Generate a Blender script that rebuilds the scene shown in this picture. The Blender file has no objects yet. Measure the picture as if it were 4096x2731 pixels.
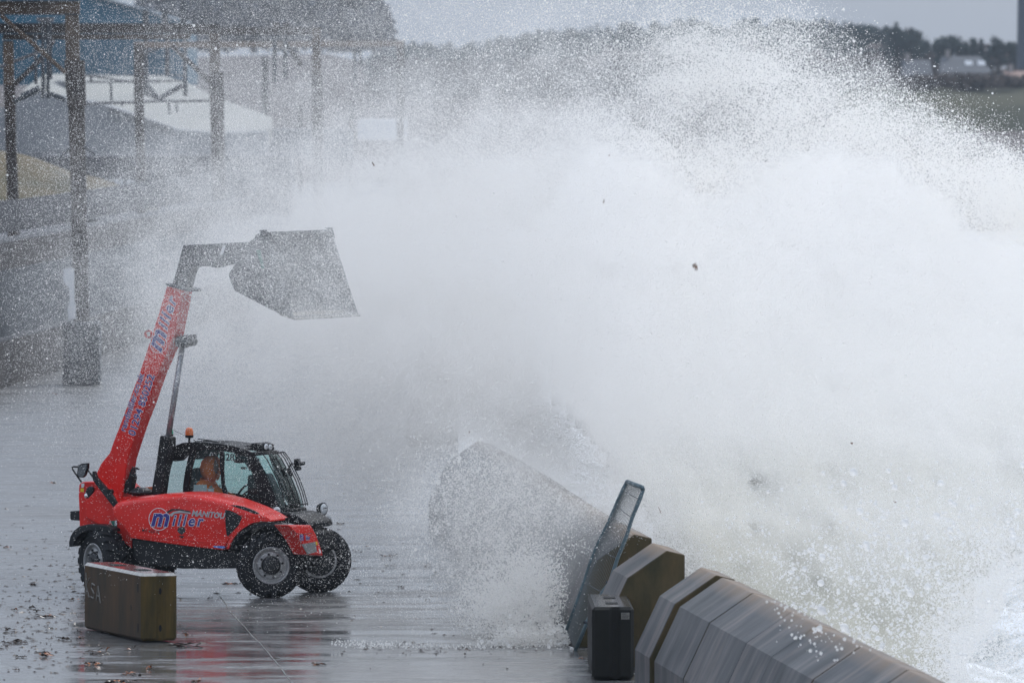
import bpy, bmesh, math, random
import numpy as np
from mathutils import Vector, Matrix

random.seed(7)
RNG = np.random.default_rng(11)
SC = bpy.context.scene
COL = SC.collection
R = math.radians

# ------------------------------------------------------------------ camera
FPX = 39010.0                      # focal length in pixels of the 4096 px wide photograph
CAM_H = 7.0
PITCH = math.atan(1104.5 / FPX)
cam_d = bpy.data.cameras.new('camera')
cam_d.sensor_width = 36.0
cam_d.lens = FPX / 4096.0 * 36.0
cam_d.clip_start = 1.0
cam_d.clip_end = 6000.0
cam_d.dof.use_dof = True
cam_d.dof.focus_distance = 126.0
cam_d.dof.aperture_fstop = 5.0
cam = bpy.data.objects.new('camera', cam_d)
cam.location = (0, 0, CAM_H)
cam.rotation_euler = (math.pi / 2 - PITCH, 0, 0)
COL.objects.link(cam)
SC.camera = cam

# ------------------------------------------------------------------ light
world = bpy.data.worlds.new('World')
SC.world = world
world.use_nodes = True
wt = world.node_tree
wt.nodes.clear()
SUN_EL, SUN_AZ = 52.0, 35.0         # the sun stands high behind the sea spray, to the right
sky = wt.nodes.new('ShaderNodeTexSky')
sky.sky_type = 'NISHITA'
sky.sun_disc = False
sky.sun_elevation = R(SUN_EL)
sky.sun_rotation = R(SUN_AZ)
sky.air_density = 1.0
sky.dust_density = 1.5
hsv = wt.nodes.new('ShaderNodeHueSaturation')
hsv.inputs['Saturation'].default_value = 0.35
mixc = wt.nodes.new('ShaderNodeMix'); mixc.data_type = 'RGBA'
mixc.inputs[0].default_value = 0.8
geo = wt.nodes.new('ShaderNodeTexCoord')
sep = wt.nodes.new('ShaderNodeSeparateXYZ')
mr = wt.nodes.new('ShaderNodeMapRange')
mr.inputs['From Min'].default_value = 0.0
mr.inputs['From Max'].default_value = 1.0
mr.inputs['To Min'].default_value = 1.0
mr.inputs['To Max'].default_value = 3.3     # overcast sky: the zenith is about three times the horizon
ov = wt.nodes.new('ShaderNodeVectorMath'); ov.operation = 'SCALE'
ov.inputs[0].default_value = (2.62, 3.06, 3.82)
bg = wt.nodes.new('ShaderNodeBackground')
bg.inputs['Strength'].default_value = 0.13
wo = wt.nodes.new('ShaderNodeOutputWorld')
wt.links.new(sky.outputs[0], hsv.inputs['Color'])
wt.links.new(geo.outputs['Generated'], sep.inputs[0])
wt.links.new(sep.outputs[2], mr.inputs['Value'])
wt.links.new(mr.outputs[0], ov.inputs['Scale'])
wt.links.new(hsv.outputs[0], mixc.inputs[6])
wt.links.new(ov.outputs[0], mixc.inputs[7])
wt.links.new(mixc.outputs[2], bg.inputs['Color'])
wt.links.new(bg.outputs[0], wo.inputs[0])

sun_d = bpy.data.lights.new('sun', 'SUN')
sun_d.energy = 1.35
sun_d.angle = R(12.0)
sun_d.color = (1.0, 0.97, 0.93)
sun = bpy.data.objects.new('sun', sun_d)
sd = Vector((math.sin(R(SUN_AZ)) * math.cos(R(SUN_EL)), math.cos(R(SUN_AZ)) * math.cos(R(SUN_EL)), math.sin(R(SUN_EL))))
sun.rotation_euler = (-sd).to_track_quat('-Z', 'Y').to_euler()
sun.location = (20, 100, 60)
COL.objects.link(sun)

SC.view_settings.view_transform = 'Standard'
SC.view_settings.look = 'None'
SC.view_settings.exposure = 0.03
SC.view_settings.gamma = 1.0
SC.view_settings.use_curve_mapping = False
SC.cycles.max_bounces = 8
SC.cycles.diffuse_bounces = 4
SC.cycles.glossy_bounces = 3
SC.cycles.transmission_bounces = 6
SC.cycles.transparent_max_bounces = 12
SC.cycles.volume_bounces = 5
SC.cycles.use_denoising = True
SC.cycles.denoiser = 'OPENIMAGEDENOISE'
SC.cycles.denoising_input_passes = 'RGB_ALBEDO_NORMAL'
SC.cycles.denoising_prefilter = 'ACCURATE'
SC.cycles.use_adaptive_sampling = True
SC.cycles.adaptive_threshold = 0.02

# ------------------------------------------------------------------ measuring helpers
CP, SP = math.cos(PITCH), math.sin(PITCH)
CAM = Vector((0, 0, CAM_H))

def ray(px, py):
    a, b = (px - 2048.0) / FPX, (py - 1365.5) / FPX
    return Vector((a, CP - b * SP, -SP - b * CP))

def P(px, py, D):
    d = ray(px, py)
    return CAM + d * (D / d.y)

def G(px, py, z=0.0):
    d = ray(px, py)
    return CAM + d * ((z - CAM_H) / d.z)

# ------------------------------------------------------------------ materials
MATS = {}

def mat(name, col, rough=0.5, metal=0.0, spec=0.5, var=0.0, scale=3.0, coat=0.0, stretch=(1, 1, 1), col2=None, bump=0.0, coord='Object'):
    if name in MATS:
        return MATS[name]
    m = bpy.data.materials.new(name)
    m.use_nodes = True
    nt = m.node_tree
    b = nt.nodes['Principled BSDF']
    b.inputs['Base Color'].default_value = (*col, 1)
    b.inputs['Roughness'].default_value = rough
    b.inputs['Metallic'].default_value = metal
    b.inputs['Specular IOR Level'].default_value = spec
    b.inputs['Coat Weight'].default_value = coat
    b.inputs['Coat Roughness'].default_value = 0.12
    if var > 0 or col2 is not None:
        tc = nt.nodes.new('ShaderNodeTexCoord')
        mp = nt.nodes.new('ShaderNodeMapping')
        mp.inputs['Scale'].default_value = stretch
        n = nt.nodes.new('ShaderNodeTexNoise')
        n.inputs['Scale'].default_value = scale
        n.inputs['Detail'].default_value = 6
        n.inputs['Roughness'].default_value = 0.65
        rp = nt.nodes.new('ShaderNodeValToRGB')
        c2 = col2 if col2 is not None else tuple(c * (1 - var) for c in col)
        c1 = col if col2 is not None else tuple(min(1, c * (1 + var)) for c in col)
        rp.color_ramp.elements[0].position = 0.32
        rp.color_ramp.elements[1].position = 0.68
        rp.color_ramp.elements[0].color = (*c2, 1)
        rp.color_ramp.elements[1].color = (*c1, 1)
        nt.links.new(tc.outputs[coord], mp.inputs[0])
        nt.links.new(mp.outputs[0], n.inputs['Vector'])
        nt.links.new(n.outputs[0], rp.inputs[0])
        nt.links.new(rp.outputs[0], b.inputs['Base Color'])
        if bump > 0:
            bp = nt.nodes.new('ShaderNodeBump')
            bp.inputs['Strength'].default_value = bump
            bp.inputs['Distance'].default_value = 0.02
            nt.links.new(n.outputs[0], bp.inputs['Height'])
            nt.links.new(bp.outputs[0], b.inputs['Normal'])
    MATS[name] = m
    return m

def M(n):
    return MATS[n]

mat('red_paint', (0.66, 0.012, 0.006), rough=0.36, spec=.35, coat=0.12, var=0.12, scale=2.2)
mat('black_plastic', (0.009, 0.010, 0.012), rough=0.42, spec=.35, var=0.3, scale=5)
mat('dark_frame', (0.006, 0.006, 0.007), rough=0.5, spec=.3, var=0.35, scale=6)
mat('boom_steel', (0.035, 0.040, 0.044), rough=0.45, var=0.25, scale=5)
mat('bucket_steel', (0.060, 0.063, 0.066), rough=0.5, var=0.4, scale=4, bump=0.2)
mat('bucket_lip', (0.22, 0.20, 0.17), rough=0.5, var=0.4, scale=5)
mat('tyre_rubber', (0.008, 0.009, 0.011), rough=0.6, spec=.3, var=0.35, scale=9)
mat('rim_silver', (0.34, 0.34, 0.34), rough=0.4, metal=0.3, var=0.2, scale=9)
mat('hub_black', (0.012, 0.013, 0.015), rough=0.4)
mat('chrome_rod', (0.30, 0.31, 0.33), rough=0.3, metal=0.4)
mat('lamp_chrome', (0.72, 0.72, 0.72), rough=0.15, metal=0.8)
mat('lamp_glass', (0.75, 0.77, 0.78), rough=0.08, var=0.3, scale=22)
mat('amber', (0.78, 0.16, 0.02), rough=0.3, coat=0.4)
mat('green_plastic', (0.01, 0.34, 0.18), rough=0.3, coat=0.4)
mat('decal_white', (0.75, 0.75, 0.76), rough=0.4)
mat('decal_blue', (0.025, 0.025, 0.22), rough=0.4)
mat('decal_grey', (0.40, 0.41, 0.42), rough=0.4)
mat('decal_black', (0.02, 0.02, 0.022), rough=0.4)
mat('decal_yellow', (0.70, 0.50, 0.02), rough=0.4)
mat('decal_green', (0.015, 0.16, 0.11), rough=0.4)
mat('decal_sky_blue', (0.02, 0.18, 0.55), rough=0.4)
mat('nose_grey', (0.20, 0.20, 0.20), rough=0.5, var=0.2, scale=6)
mat('orange_cloth', (0.95, 0.17, 0.03), rough=0.8, var=0.2, scale=8)
mat('reflective_grey', (0.30, 0.42, 0.42), rough=0.4)
mat('skin', (0.30, 0.13, 0.08), rough=0.5)
mat('mirror_face', (0.16, 0.17, 0.18), rough=0.06, metal=1.0)
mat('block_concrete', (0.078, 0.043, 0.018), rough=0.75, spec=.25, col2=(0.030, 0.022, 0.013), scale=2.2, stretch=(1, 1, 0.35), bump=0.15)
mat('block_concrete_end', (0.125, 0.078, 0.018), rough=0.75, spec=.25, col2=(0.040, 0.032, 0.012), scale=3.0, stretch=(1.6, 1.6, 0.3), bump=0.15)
mat('block_top', (0.13, 0.12, 0.115), rough=0.09, col2=(0.07, 0.065, 0.06), scale=3.0)
mat('block_edge', (0.42, 0.40, 0.37), rough=0.5, var=0.3, scale=12)
mat('dark_block', (0.013, 0.013, 0.010), rough=0.6, spec=.2, col2=(0.006, 0.006, 0.005), scale=2.5, stretch=(1, 1, .3), bump=0.1)
mat('hole_black', (0.004, 0.004, 0.004), rough=0.9)
mat('chalk', (0.19, 0.18, 0.16), rough=0.9)
mat('galvanised', (0.085, 0.125, 0.14), rough=0.4, metal=0.4, var=0.3, scale=9)
mat('wire_steel', (0.11, 0.12, 0.12), rough=0.5, metal=0.3)
mat('rust_steel', (0.060, 0.042, 0.032), rough=0.8, spec=.2, col2=(0.020, 0.017, 0.016), scale=1.3, stretch=(1, 1, .5))
mat('rust_beam', (0.125, 0.085, 0.055), rough=0.8, spec=.2, col2=(0.052, 0.038, 0.030), scale=1.0)
mat('dark_metal', (0.025, 0.032, 0.040), rough=0.6)
mat('pipe_grey', (0.09, 0.09, 0.095), rough=0.6)
mat('blue_cladding', (0.001, 0.090, 0.150), rough=0.5, var=0.12, scale=.3)
mat('pale_roof', (0.37, 0.355, 0.31), rough=0.7, col2=(0.28, 0.275, 0.25), scale=.25)
mat('grey_cladding', (0.235, 0.24, 0.245), rough=0.6, var=0.1, scale=.3)
mat('dark_wall', (0.050, 0.050, 0.055), rough=0.7, var=0.25, scale=.8)
mat('sheet_dark', (0.022, 0.028, 0.034), rough=0.5, var=0.4, scale=1.2, stretch=(3, 3, .3))
mat('brown_wall', (0.075, 0.066, 0.060), rough=0.7, var=0.35, scale=1.0)
mat('coping', (0.15, 0.15, 0.155), rough=0.6, var=0.2, scale=2)
mat('sand_heap', (0.16, 0.118, 0.062), rough=0.9, col2=(0.065, 0.062, 0.034), scale=.8)
mat('white_board', (0.72, 0.72, 0.72), rough=0.6)
mat('seaweed', (0.035, 0.018, 0.008), rough=0.35, var=0.5, scale=20)
mat('seaweed_orange', (0.30, 0.085, 0.012), rough=0.35, var=0.5, scale=20)
mat('tree_dark', (0.026, 0.042, 0.036), rough=0.9, var=0.4, scale=.4)
mat('tree_brown', (0.075, 0.055, 0.045), rough=0.9, var=0.35, scale=.3)
mat('bark', (0.05, 0.04, 0.03), rough=0.9)
mat('field', (0.075, 0.068, 0.033), rough=0.95, col2=(0.035, 0.038, 0.022), scale=.05)
mat('house_wall', (0.30, 0.27, 0.25), rough=0.8)
mat('house_roof', (0.065, 0.07, 0.08), rough=0.6, var=0.12, scale=.8)
mat('window_glass', (0.30, 0.33, 0.36), rough=0.1)
mat('warm_roof', (0.30, 0.20, 0.16), rough=0.8)

mat('hazed_twigs', (0.125, 0.132, 0.15), rough=.9, var=.2, scale=.4)  # bare twigs, with distance haze put into the pale bluish colour

def teal_glass():
    m = bpy.data.materials.new('teal_glass'); m.use_nodes = True
    nt = m.node_tree; nt.nodes.clear()
    o = nt.nodes.new('ShaderNodeOutputMaterial')
    t = nt.nodes.new('ShaderNodeBsdfTransparent'); t.inputs[0].default_value = (0.74, 0.91, 0.88, 1)
    g = nt.nodes.new('ShaderNodeBsdfGlossy'); g.inputs['Roughness'].default_value = 0.05
    g.inputs[0].default_value = (0.8, 0.95, 0.95, 1)
    f = nt.nodes.new('ShaderNodeFresnel'); f.inputs[0].default_value = 1.45
    x = nt.nodes.new('ShaderNodeMixShader')
    nt.links.new(f.outputs[0], x.inputs[0]); nt.links.new(t.outputs[0], x.inputs[1]); nt.links.new(g.outputs[0], x.inputs[2])
    nt.links.new(x.outputs[0], o.inputs[0])
    MATS['teal_glass'] = m
teal_glass()

def spray_mat(name, col, trans=0.5):
    m = bpy.data.materials.new(name); m.use_nodes = True
    nt = m.node_tree; nt.nodes.clear()
    o = nt.nodes.new('ShaderNodeOutputMaterial')
    d = nt.nodes.new('ShaderNodeBsdfDiffuse'); d.inputs[0].default_value = (*col, 1)
    t = nt.nodes.new('ShaderNodeBsdfTranslucent'); t.inputs[0].default_value = (*col, 1)
    x = nt.nodes.new('ShaderNodeMixShader'); x.inputs[0].default_value = trans
    nt.links.new(d.outputs[0], x.inputs[1]); nt.links.new(t.outputs[0], x.inputs[2])
    nt.links.new(x.outputs[0], o.inputs[0])
    MATS[name] = m
spray_mat('spray_white', (0.955, 0.93, 0.89), 0.5)

def ground_mat():
    m = bpy.data.materials.new('wet_concrete'); m.use_nodes = True
    nt = m.node_tree; b = nt.nodes['Principled BSDF']; L = nt.links.new
    tc = nt.nodes.new('ShaderNodeTexCoord')
    def noise(scale, detail=6, rough=.6, stretch=None):
        n = nt.nodes.new('ShaderNodeTexNoise')
        n.inputs['Scale'].default_value = scale; n.inputs['Detail'].default_value = detail; n.inputs['Roughness'].default_value = rough
        if stretch:
            mp = nt.nodes.new('ShaderNodeMapping'); mp.inputs['Scale'].default_value = stretch
            L(tc.outputs['Object'], mp.inputs[0]); L(mp.outputs[0], n.inputs['Vector'])
        else:
            L(tc.outputs['Object'], n.inputs['Vector'])
        return n
    def rng(src, a, b_, c, d):
        r = nt.nodes.new('ShaderNodeMapRange'); r.inputs[1].default_value = a; r.inputs[2].default_value = b_
        r.inputs[3].default_value = c; r.inputs[4].default_value = d
        L(src, r.inputs[0]); return r.outputs[0]
    n1 = noise(0.85, 11, .72, (0.40, 1, 1))     # standing water and drier slab
    n2 = noise(3.5, 6, .65)
    col = nt.nodes.new('ShaderNodeValToRGB')
    col.color_ramp.elements[0].color = (0.060, 0.056, 0.053, 1)
    col.color_ramp.elements[1].color = (0.225, 0.22, 0.215, 1)
    L(n2.outputs[0], col.inputs[0]); L(col.outputs[0], b.inputs['Base Color'])
    ad = nt.nodes.new('ShaderNodeMath'); ad.operation = 'ADD'
    L(rng(n1.outputs[0], .43, .63, 0.035, 0.34), ad.inputs[0])
    L(rng(n2.outputs[0], .5, .8, 0.0, 0.09), ad.inputs[1])
    sy = nt.nodes.new('ShaderNodeSeparateXYZ'); L(tc.outputs['Object'], sy.inputs[0])
    # wind ruffles the standing water farther out on the open apron
    ruf = rng(sy.outputs[1], 119, 150, 0.0, 0.22)
    ad2 = nt.nodes.new('ShaderNodeMath'); ad2.operation = 'ADD'
    L(ad.outputs[0], ad2.inputs[0]); L(ruf, ad2.inputs[1])
    L(ad2.outputs[0], b.inputs['Roughness'])
    b.inputs['IOR'].default_value = 1.5
    n4 = noise(1.3, 11, .76, (.38, 1, 1)); L(rng(n4.outputs[0], .40, .62, .75, .15), b.inputs['Specular IOR Level'])
    bp = nt.nodes.new('ShaderNodeBump'); bp.inputs['Strength'].default_value = 1.0; bp.inputs['Distance'].default_value = 0.0012
    n3 = noise(2.2, 8, .75)
    L(n3.outputs[0], bp.inputs['Height']); L(bp.outputs[0], b.inputs['Normal'])
    MATS['wet_concrete'] = m
ground_mat()

def seawall_mat():
    m = bpy.data.materials.new('wet_wall_concrete'); m.use_nodes = True
    nt = m.node_tree; b = nt.nodes['Principled BSDF']; L = nt.links.new
    tc = nt.nodes.new('ShaderNodeTexCoord')
    mp = nt.nodes.new('ShaderNodeMapping'); mp.inputs['Scale'].default_value = (0.30, 1.35, 0.30)
    mp.inputs['Rotation'].default_value = (0, 0, R(9))
    n = nt.nodes.new('ShaderNodeTexNoise'); n.inputs['Scale'].default_value = 1.6; n.inputs['Detail'].default_value = 8; n.inputs['Roughness'].default_value = .7
    L(tc.outputs['Object'], mp.inputs[0]); L(mp.outputs[0], n.inputs['Vector'])
    r = nt.nodes.new('ShaderNodeValToRGB')
    e = r.color_ramp.elements
    e[0].position = .32; e[0].color = (0.016, 0.020, 0.020, 1)
    e[1].position = .76; e[1].color = (0.22, 0.175, 0.15, 1)
    e2 = e.new(.50); e2.color = (0.048, 0.052, 0.058, 1)
    L(n.outputs[0], r.inputs[0])
    # sandy bloom along the crest
    sx = nt.nodes.new('ShaderNodeSeparateXYZ'); L(tc.outputs['Object'], sx.inputs[0])
    mrr = nt.nodes.new('ShaderNodeMapRange'); mrr.inputs[1].default_value = 1.24; mrr.inputs[2].default_value = 1.36
    L(sx.outputs[2], mrr.inputs[0])
    mx = nt.nodes.new('ShaderNodeMix'); mx.data_type = 'RGBA'
    mul = nt.nodes.new('ShaderNodeMath'); mul.operation = 'MULTIPLY'
    n2 = nt.nodes.new('ShaderNodeTexNoise'); n2.inputs['Scale'].default_value = 1.3; n2.inputs['Detail'].default_value = 4
    L(tc.outputs['Object'], n2.inputs['Vector'])
    L(mrr.outputs[0], mul.inputs[0]); L(n2.outputs[0], mul.inputs[1])
    L(mul.outputs[0], mx.inputs[0]); L(r.outputs[0], mx.inputs[6]); mx.inputs[7].default_value = (0.34, 0.23, 0.14, 1)
    L(mx.outputs[2], b.inputs['Base Color'])
    rr = nt.nodes.new('ShaderNodeMapRange'); rr.inputs[3].default_value = .26; rr.inputs[4].default_value = .58
    L(n2.outputs[0], rr.inputs[0]); L(rr.outputs[0], b.inputs['Roughness'])
    bp = nt.nodes.new('ShaderNodeBump'); bp.inputs['Strength'].default_value = .25; bp.inputs['Distance'].default_value = .01
    L(n.outputs[0], bp.inputs['Height']); L(bp.outputs[0], b.inputs['Normal'])
    b.inputs['Specular IOR Level'].default_value = .14
    MATS['wet_wall_concrete'] = m
seawall_mat()
mat('algae_concrete', (0.110, 0.075, 0.034), rough=0.75, spec=.25, col2=(0.032, 0.031, 0.013), scale=1.6, stretch=(1.4, 1, .5), bump=.15)

def water_mat():
    m = bpy.data.materials.new('foamy_sea'); m.use_nodes = True
    nt = m.node_tree; b = nt.nodes['Principled BSDF']; L = nt.links.new
    tc = nt.nodes.new('ShaderNodeTexCoord')
    n = nt.nodes.new('ShaderNodeTexNoise'); n.inputs['Scale'].default_value = .55; n.inputs['Detail'].default_value = 9; n.inputs['Roughness'].default_value = .68
    n.inputs['Distortion'].default_value = 1.2
    L(tc.outputs['Object'], n.inputs['Vector'])
    r = nt.nodes.new('ShaderNodeValToRGB')
    e = r.color_ramp.elements
    e[0].position = .30; e[0].color = (0.10, 0.115, 0.10, 1)
    e[1].position = .52; e[1].color = (0.84, 0.85, 0.86, 1)
    e2 = e.new(.42); e2.color = (0.45, 0.46, 0.43, 1)
    L(n.outputs[0], r.inputs[0]); L(r.outputs[0], b.inputs['Base Color'])
    rr = nt.nodes.new('ShaderNodeMapRange'); rr.inputs[1].default_value = .38; rr.inputs[2].default_value = .5; rr.inputs[3].default_value = .12; rr.inputs[4].default_value = .7
    L(n.outputs[0], rr.inputs[0]); L(rr.outputs[0], b.inputs['Roughness'])
    MATS['foamy_sea'] = m
water_mat()

def wave_mat():
    m = bpy.data.materials.new('wave_water'); m.use_nodes = True
    nt = m.node_tree; b = nt.nodes['Principled BSDF']; L = nt.links.new
    tc = nt.nodes.new('ShaderNodeTexCoord')
    n = nt.nodes.new('ShaderNodeTexNoise'); n.inputs['Scale'].default_value = .22; n.inputs['Detail'].default_value = 3
    L(tc.outputs['Object'], n.inputs['Vector'])
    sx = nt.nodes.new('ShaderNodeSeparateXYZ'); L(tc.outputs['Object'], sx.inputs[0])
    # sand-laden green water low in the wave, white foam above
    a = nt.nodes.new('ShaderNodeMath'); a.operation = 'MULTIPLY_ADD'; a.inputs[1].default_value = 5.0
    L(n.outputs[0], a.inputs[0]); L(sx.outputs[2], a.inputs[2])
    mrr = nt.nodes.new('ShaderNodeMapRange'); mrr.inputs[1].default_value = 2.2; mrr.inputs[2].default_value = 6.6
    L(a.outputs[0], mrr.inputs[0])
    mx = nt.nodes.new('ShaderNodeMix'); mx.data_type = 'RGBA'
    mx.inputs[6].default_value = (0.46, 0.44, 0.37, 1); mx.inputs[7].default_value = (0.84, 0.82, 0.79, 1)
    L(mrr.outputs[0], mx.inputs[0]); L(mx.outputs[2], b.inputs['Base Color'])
    b.inputs['Roughness'].default_value = .9
    b.inputs['Specular IOR Level'].default_value = .1
    MATS['wave_water'] = m
wave_mat()

# ------------------------------------------------------------------ building helpers
class MB:
    def __init__(s):
        s.v, s.f, s.m = [], [], []
    def add(s, vs, fs, mi=0):
        k = len(s.v)
        s.v += [tuple(v) for v in vs]
        s.f += [tuple(i + k for i in f) for f in fs]
        s.m += [mi] * len(fs)
        return s
    def box(s, lo, hi, mi=0, mtx=None):
        x0, y0, z0 = lo; x1, y1, z1 = hi
        vs = [Vector(p) for p in ((x0, y0, z0), (x1, y0, z0), (x1, y1, z0), (x0, y1, z0), (x0, y0, z1), (x1, y0, z1), (x1, y1, z1), (x0, y1, z1))]
        if mtx is not None: vs = [mtx @ v for v in vs]
        return s.add(vs, [(0, 3, 2, 1), (4, 5, 6, 7), (0, 1, 5, 4), (1, 2, 6, 5), (2, 3, 7, 6), (3, 0, 4, 7)], mi)
    def prism(s, loops, caps=True, mi=0, mcap=None):
        """loft between closed loops with the same number of points"""
        n = len(loops[0]); vs = []
        for l in loops: vs += list(l)
        fs = []
        for k in range(len(loops) - 1):
            for i in range(n):
                j = (i + 1) % n
                fs.append((k * n + i, k * n + j, (k + 1) * n + j, (k + 1) * n + i))
        s.add(vs, fs, mi)
        if caps:
            s.add(loops[0], [tuple(range(n))[::-1]], mi if mcap is None else mcap)
            s.add(loops[-1], [tuple(range(n))], mi if mcap is None else mcap)
        return s
    def tube(s, pts, r, n=8, mi=0, caps=True):
        pts = [Vector(p) for p in pts]
        rr = r if isinstance(r, (list, tuple)) else [r] * len(pts)
        loops = []; up = None
        for i, p in enumerate(pts):
            t = (pts[min(i + 1, len(pts) - 1)] - pts[max(i - 1, 0)]).normalized()
            if up is None:
                up = Vector((0, 0, 1)) if abs(t.z) < .9 else Vector((1, 0, 0))
            a = t.cross(up).normalized(); b = t.cross(a).normalized(); up = -b if False else up
            loops.append([p + a * (rr[i] * math.cos(2 * math.pi * k / n)) + b * (rr[i] * math.sin(2 * math.pi * k / n)) for k in range(n)])
        return s.prism(loops, caps, mi)
    def lathe(s, prof, n=32, axis='y', mi=0, c=(0, 0, 0)):
        """prof: (radius, axial) pairs"""
        c = Vector(c); loops = []
        for r, h in prof:
            lp = []
            for k in range(n):
                t = 2 * math.pi * k / n
                if axis == 'y': p = (r * math.cos(t), h, r * math.sin(t))
                elif axis == 'z': p = (r * math.cos(t), r * math.sin(t), h)
                else: p = (h, r * math.cos(t), r * math.sin(t))
                lp.append(c + Vector(p))
            loops.append(lp)
        return s.prism(loops, True, mi)
    def build(s, name, mats, parent=None, smooth=False, bevel=0.0, seg=2, autos=None):
        me = bpy.data.meshes.new(name)
        me.from_pydata(s.v, [], s.f)
        if not isinstance(mats, (list, tuple)): mats = [mats]
        for m in mats: me.materials.append(M(m) if isinstance(m, str) else m)
        if len(mats) > 1: me.polygons.foreach_set('material_index', s.m)
        bm = bmesh.new(); bm.from_mesh(me)
        bmesh.ops.remove_doubles(bm, verts=bm.verts, dist=1e-5)
        bmesh.ops.recalc_face_normals(bm, faces=bm.faces)
        bm.to_mesh(me); bm.free()
        if smooth: me.polygons.foreach_set('use_smooth', [True] * len(me.polygons))
        o = bpy.data.objects.new(name, me); COL.objects.link(o)
        if parent is not None: o.parent = parent
        if bevel > 0:
            b = o.modifiers.new('bevel', 'BEVEL'); b.width = bevel; b.segments = seg; b.limit_method = 'ANGLE'; b.angle_limit = R(35)
            if smooth is None: pass
        if autos is not None and smooth:
            try: me.set_sharp_from_angle(angle=R(autos))
            except Exception: pass
        return o

def tag(o, label=None, cat=None, group=None, kind=None):
    if label: o['label'] = label
    if cat: o['category'] = cat
    if group: o['group'] = group
    if kind: o['kind'] = kind
    return o

def empty(name, loc=(0, 0, 0), rz=0.0, parent=None):
    o = bpy.data.objects.new(name, None); COL.objects.link(o)
    o.location = loc; o.rotation_euler = (0, 0, rz); o.empty_display_size = .3
    if parent is not None: o.parent = parent
    return o

def text_part(name, body, size, mtx, mname, parent, shear=0.0, fat=0.0, depth=0.002, align='LEFT', space=1.0):
    cu = bpy.data.curves.new(name, 'FONT'); cu.body = body; cu.size = size; cu.shear = shear
    cu.offset = fat; cu.extrude = depth; cu.align_x = align; cu.space_character = space; cu.resolution_u = 3
    t = bpy.data.objects.new(name, cu); COL.objects.link(t)
    bpy.context.view_layer.update()
    me = bpy.data.meshes.new_from_object(t.evaluated_get(bpy.context.evaluated_depsgraph_get()))
    bpy.data.objects.remove(t); bpy.data.curves.remove(cu)
    me.name = name; me.materials.clear(); me.materials.append(M(mname)); me.transform(mtx)
    o = bpy.data.objects.new(name, me); COL.objects.link(o)
    if parent is not None: o.parent = parent
    return o
# ================================================================== SETTING: quay, sea, land
# the crest of the sea wall runs away from the camera, slightly to the left
WALL = [(60.0, 6.05), (85.0, 4.19), (109.4, 2.119), (113.2, 1.80), (117.2, 1.47), (123.0, 1.02), (135.0, .28), (148.0, -.62), (165.0, -1.15), (191.0, -1.25), (240.0, -2.4), (700.0, -9.0)]
def crest(D):
    for (a, x0), (b_, x1) in zip(WALL, WALL[1:]):
        if D <= b_: return x0 + (x1 - x0) * (D - a) / (b_ - a)
    return WALL[-1][1]

# quay floor: a long slab whose edge follows the wall; joints show as recessed strips
mb = MB()
prof = [d for d, _ in WALL]
top, bot = [], []
for d in prof:
    top += [(-200, d, 0), (crest(d) + .205, d, 0)]
n = len(prof)
fs = [(2 * i, 2 * i + 1, 2 * i + 3, 2 * i + 2) for i in range(n - 1)]
mb.add(top, fs)
side = []
for d in prof: side += [(crest(d) + .205, d, 0), (crest(d) + .205, d, -4.0)]
mb.add(side, [(2 * i, 2 * i + 1, 2 * i + 3, 2 * i + 2) for i in range(n - 1)])
q = mb.build('quay', 'wet_concrete'); tag(q, 'wet concrete quay apron mirroring the sky', None, None, 'structure')

# slab joint washed by water, running under the loader towards the camera
def ground_strip(name, pts, w, z, m, kind='structure', label=None):
    b = MB(); vs = []
    for i, p in enumerate(pts):
        a = pts[max(0, i - 1)]; c = pts[min(len(pts) - 1, i + 1)]
        t = (c - a).normalized(); nrm = Vector((-t.y, t.x, 0))
        ww = w * random.uniform(.5, 1.3)
        vs += [p + nrm * ww + Vector((0, 0, z)), p - nrm * ww + Vector((0, 0, z))]
    b.add(vs, [(2 * i, 2 * i + 1, 2 * i + 3, 2 * i + 2) for i in range(len(pts) - 1)])
    o = b.build(name, m); tag(o, label, None, None, kind); return o
mat('joint_foam', (0.25, 0.24, 0.22), rough=.5, col2=(0.05, 0.045, 0.04), scale=7)
jl = [(880, 2385), (900, 2410), (925, 2450), (960, 2487), (985, 2513), (1010, 2545), (1040, 2572), (1065, 2600), (1090, 2632), (1120, 2665), (1145, 2700), (1175, 2740), (1200, 2775)]
jp = []
for a, b_ in zip(jl, jl[1:]):
    for k in range(8):
        t = k / 8; jp.append(G(a[0] + (b_[0] - a[0]) * t + random.uniform(-1.5, 1.5), a[1] + (b_[1] - a[1]) * t))
ground_strip('slab_joint', jp, .008, .004, 'joint_foam', label='thin pale joint between two quay slabs')

# far land, rising to a wooded ridge behind the bay
def land_h(x, y):
    t = min(1, max(0, (y - 560) / 900)); right = min(1, max(0, (x - 10) / 40))
    e = min(1, max(0, (y - 560) / 25))
    return -3.2 + 3.4 * e + 5.2 * t * t + .5 * math.sin(x * .05 + y * .011) * t
b = MB(); xs = [-260 + 15 * i for i in range(36)]; ys = [555 + 5 * i for i in range(8)] + [600 + 60 * i for i in range(36)]
vs = [(x, y, land_h(x, y)) for y in ys for x in xs]
fs = [(j * len(xs) + i, j * len(xs) + i + 1, (j + 1) * len(xs) + i + 1, (j + 1) * len(xs) + i) for j in range(len(ys) - 1) for i in range(len(xs) - 1)]
b.add(vs, fs); o = b.build('far_land', 'tree_brown', smooth=True); tag(o, 'grassy land rising behind the bay', None, None, 'structure')

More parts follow.
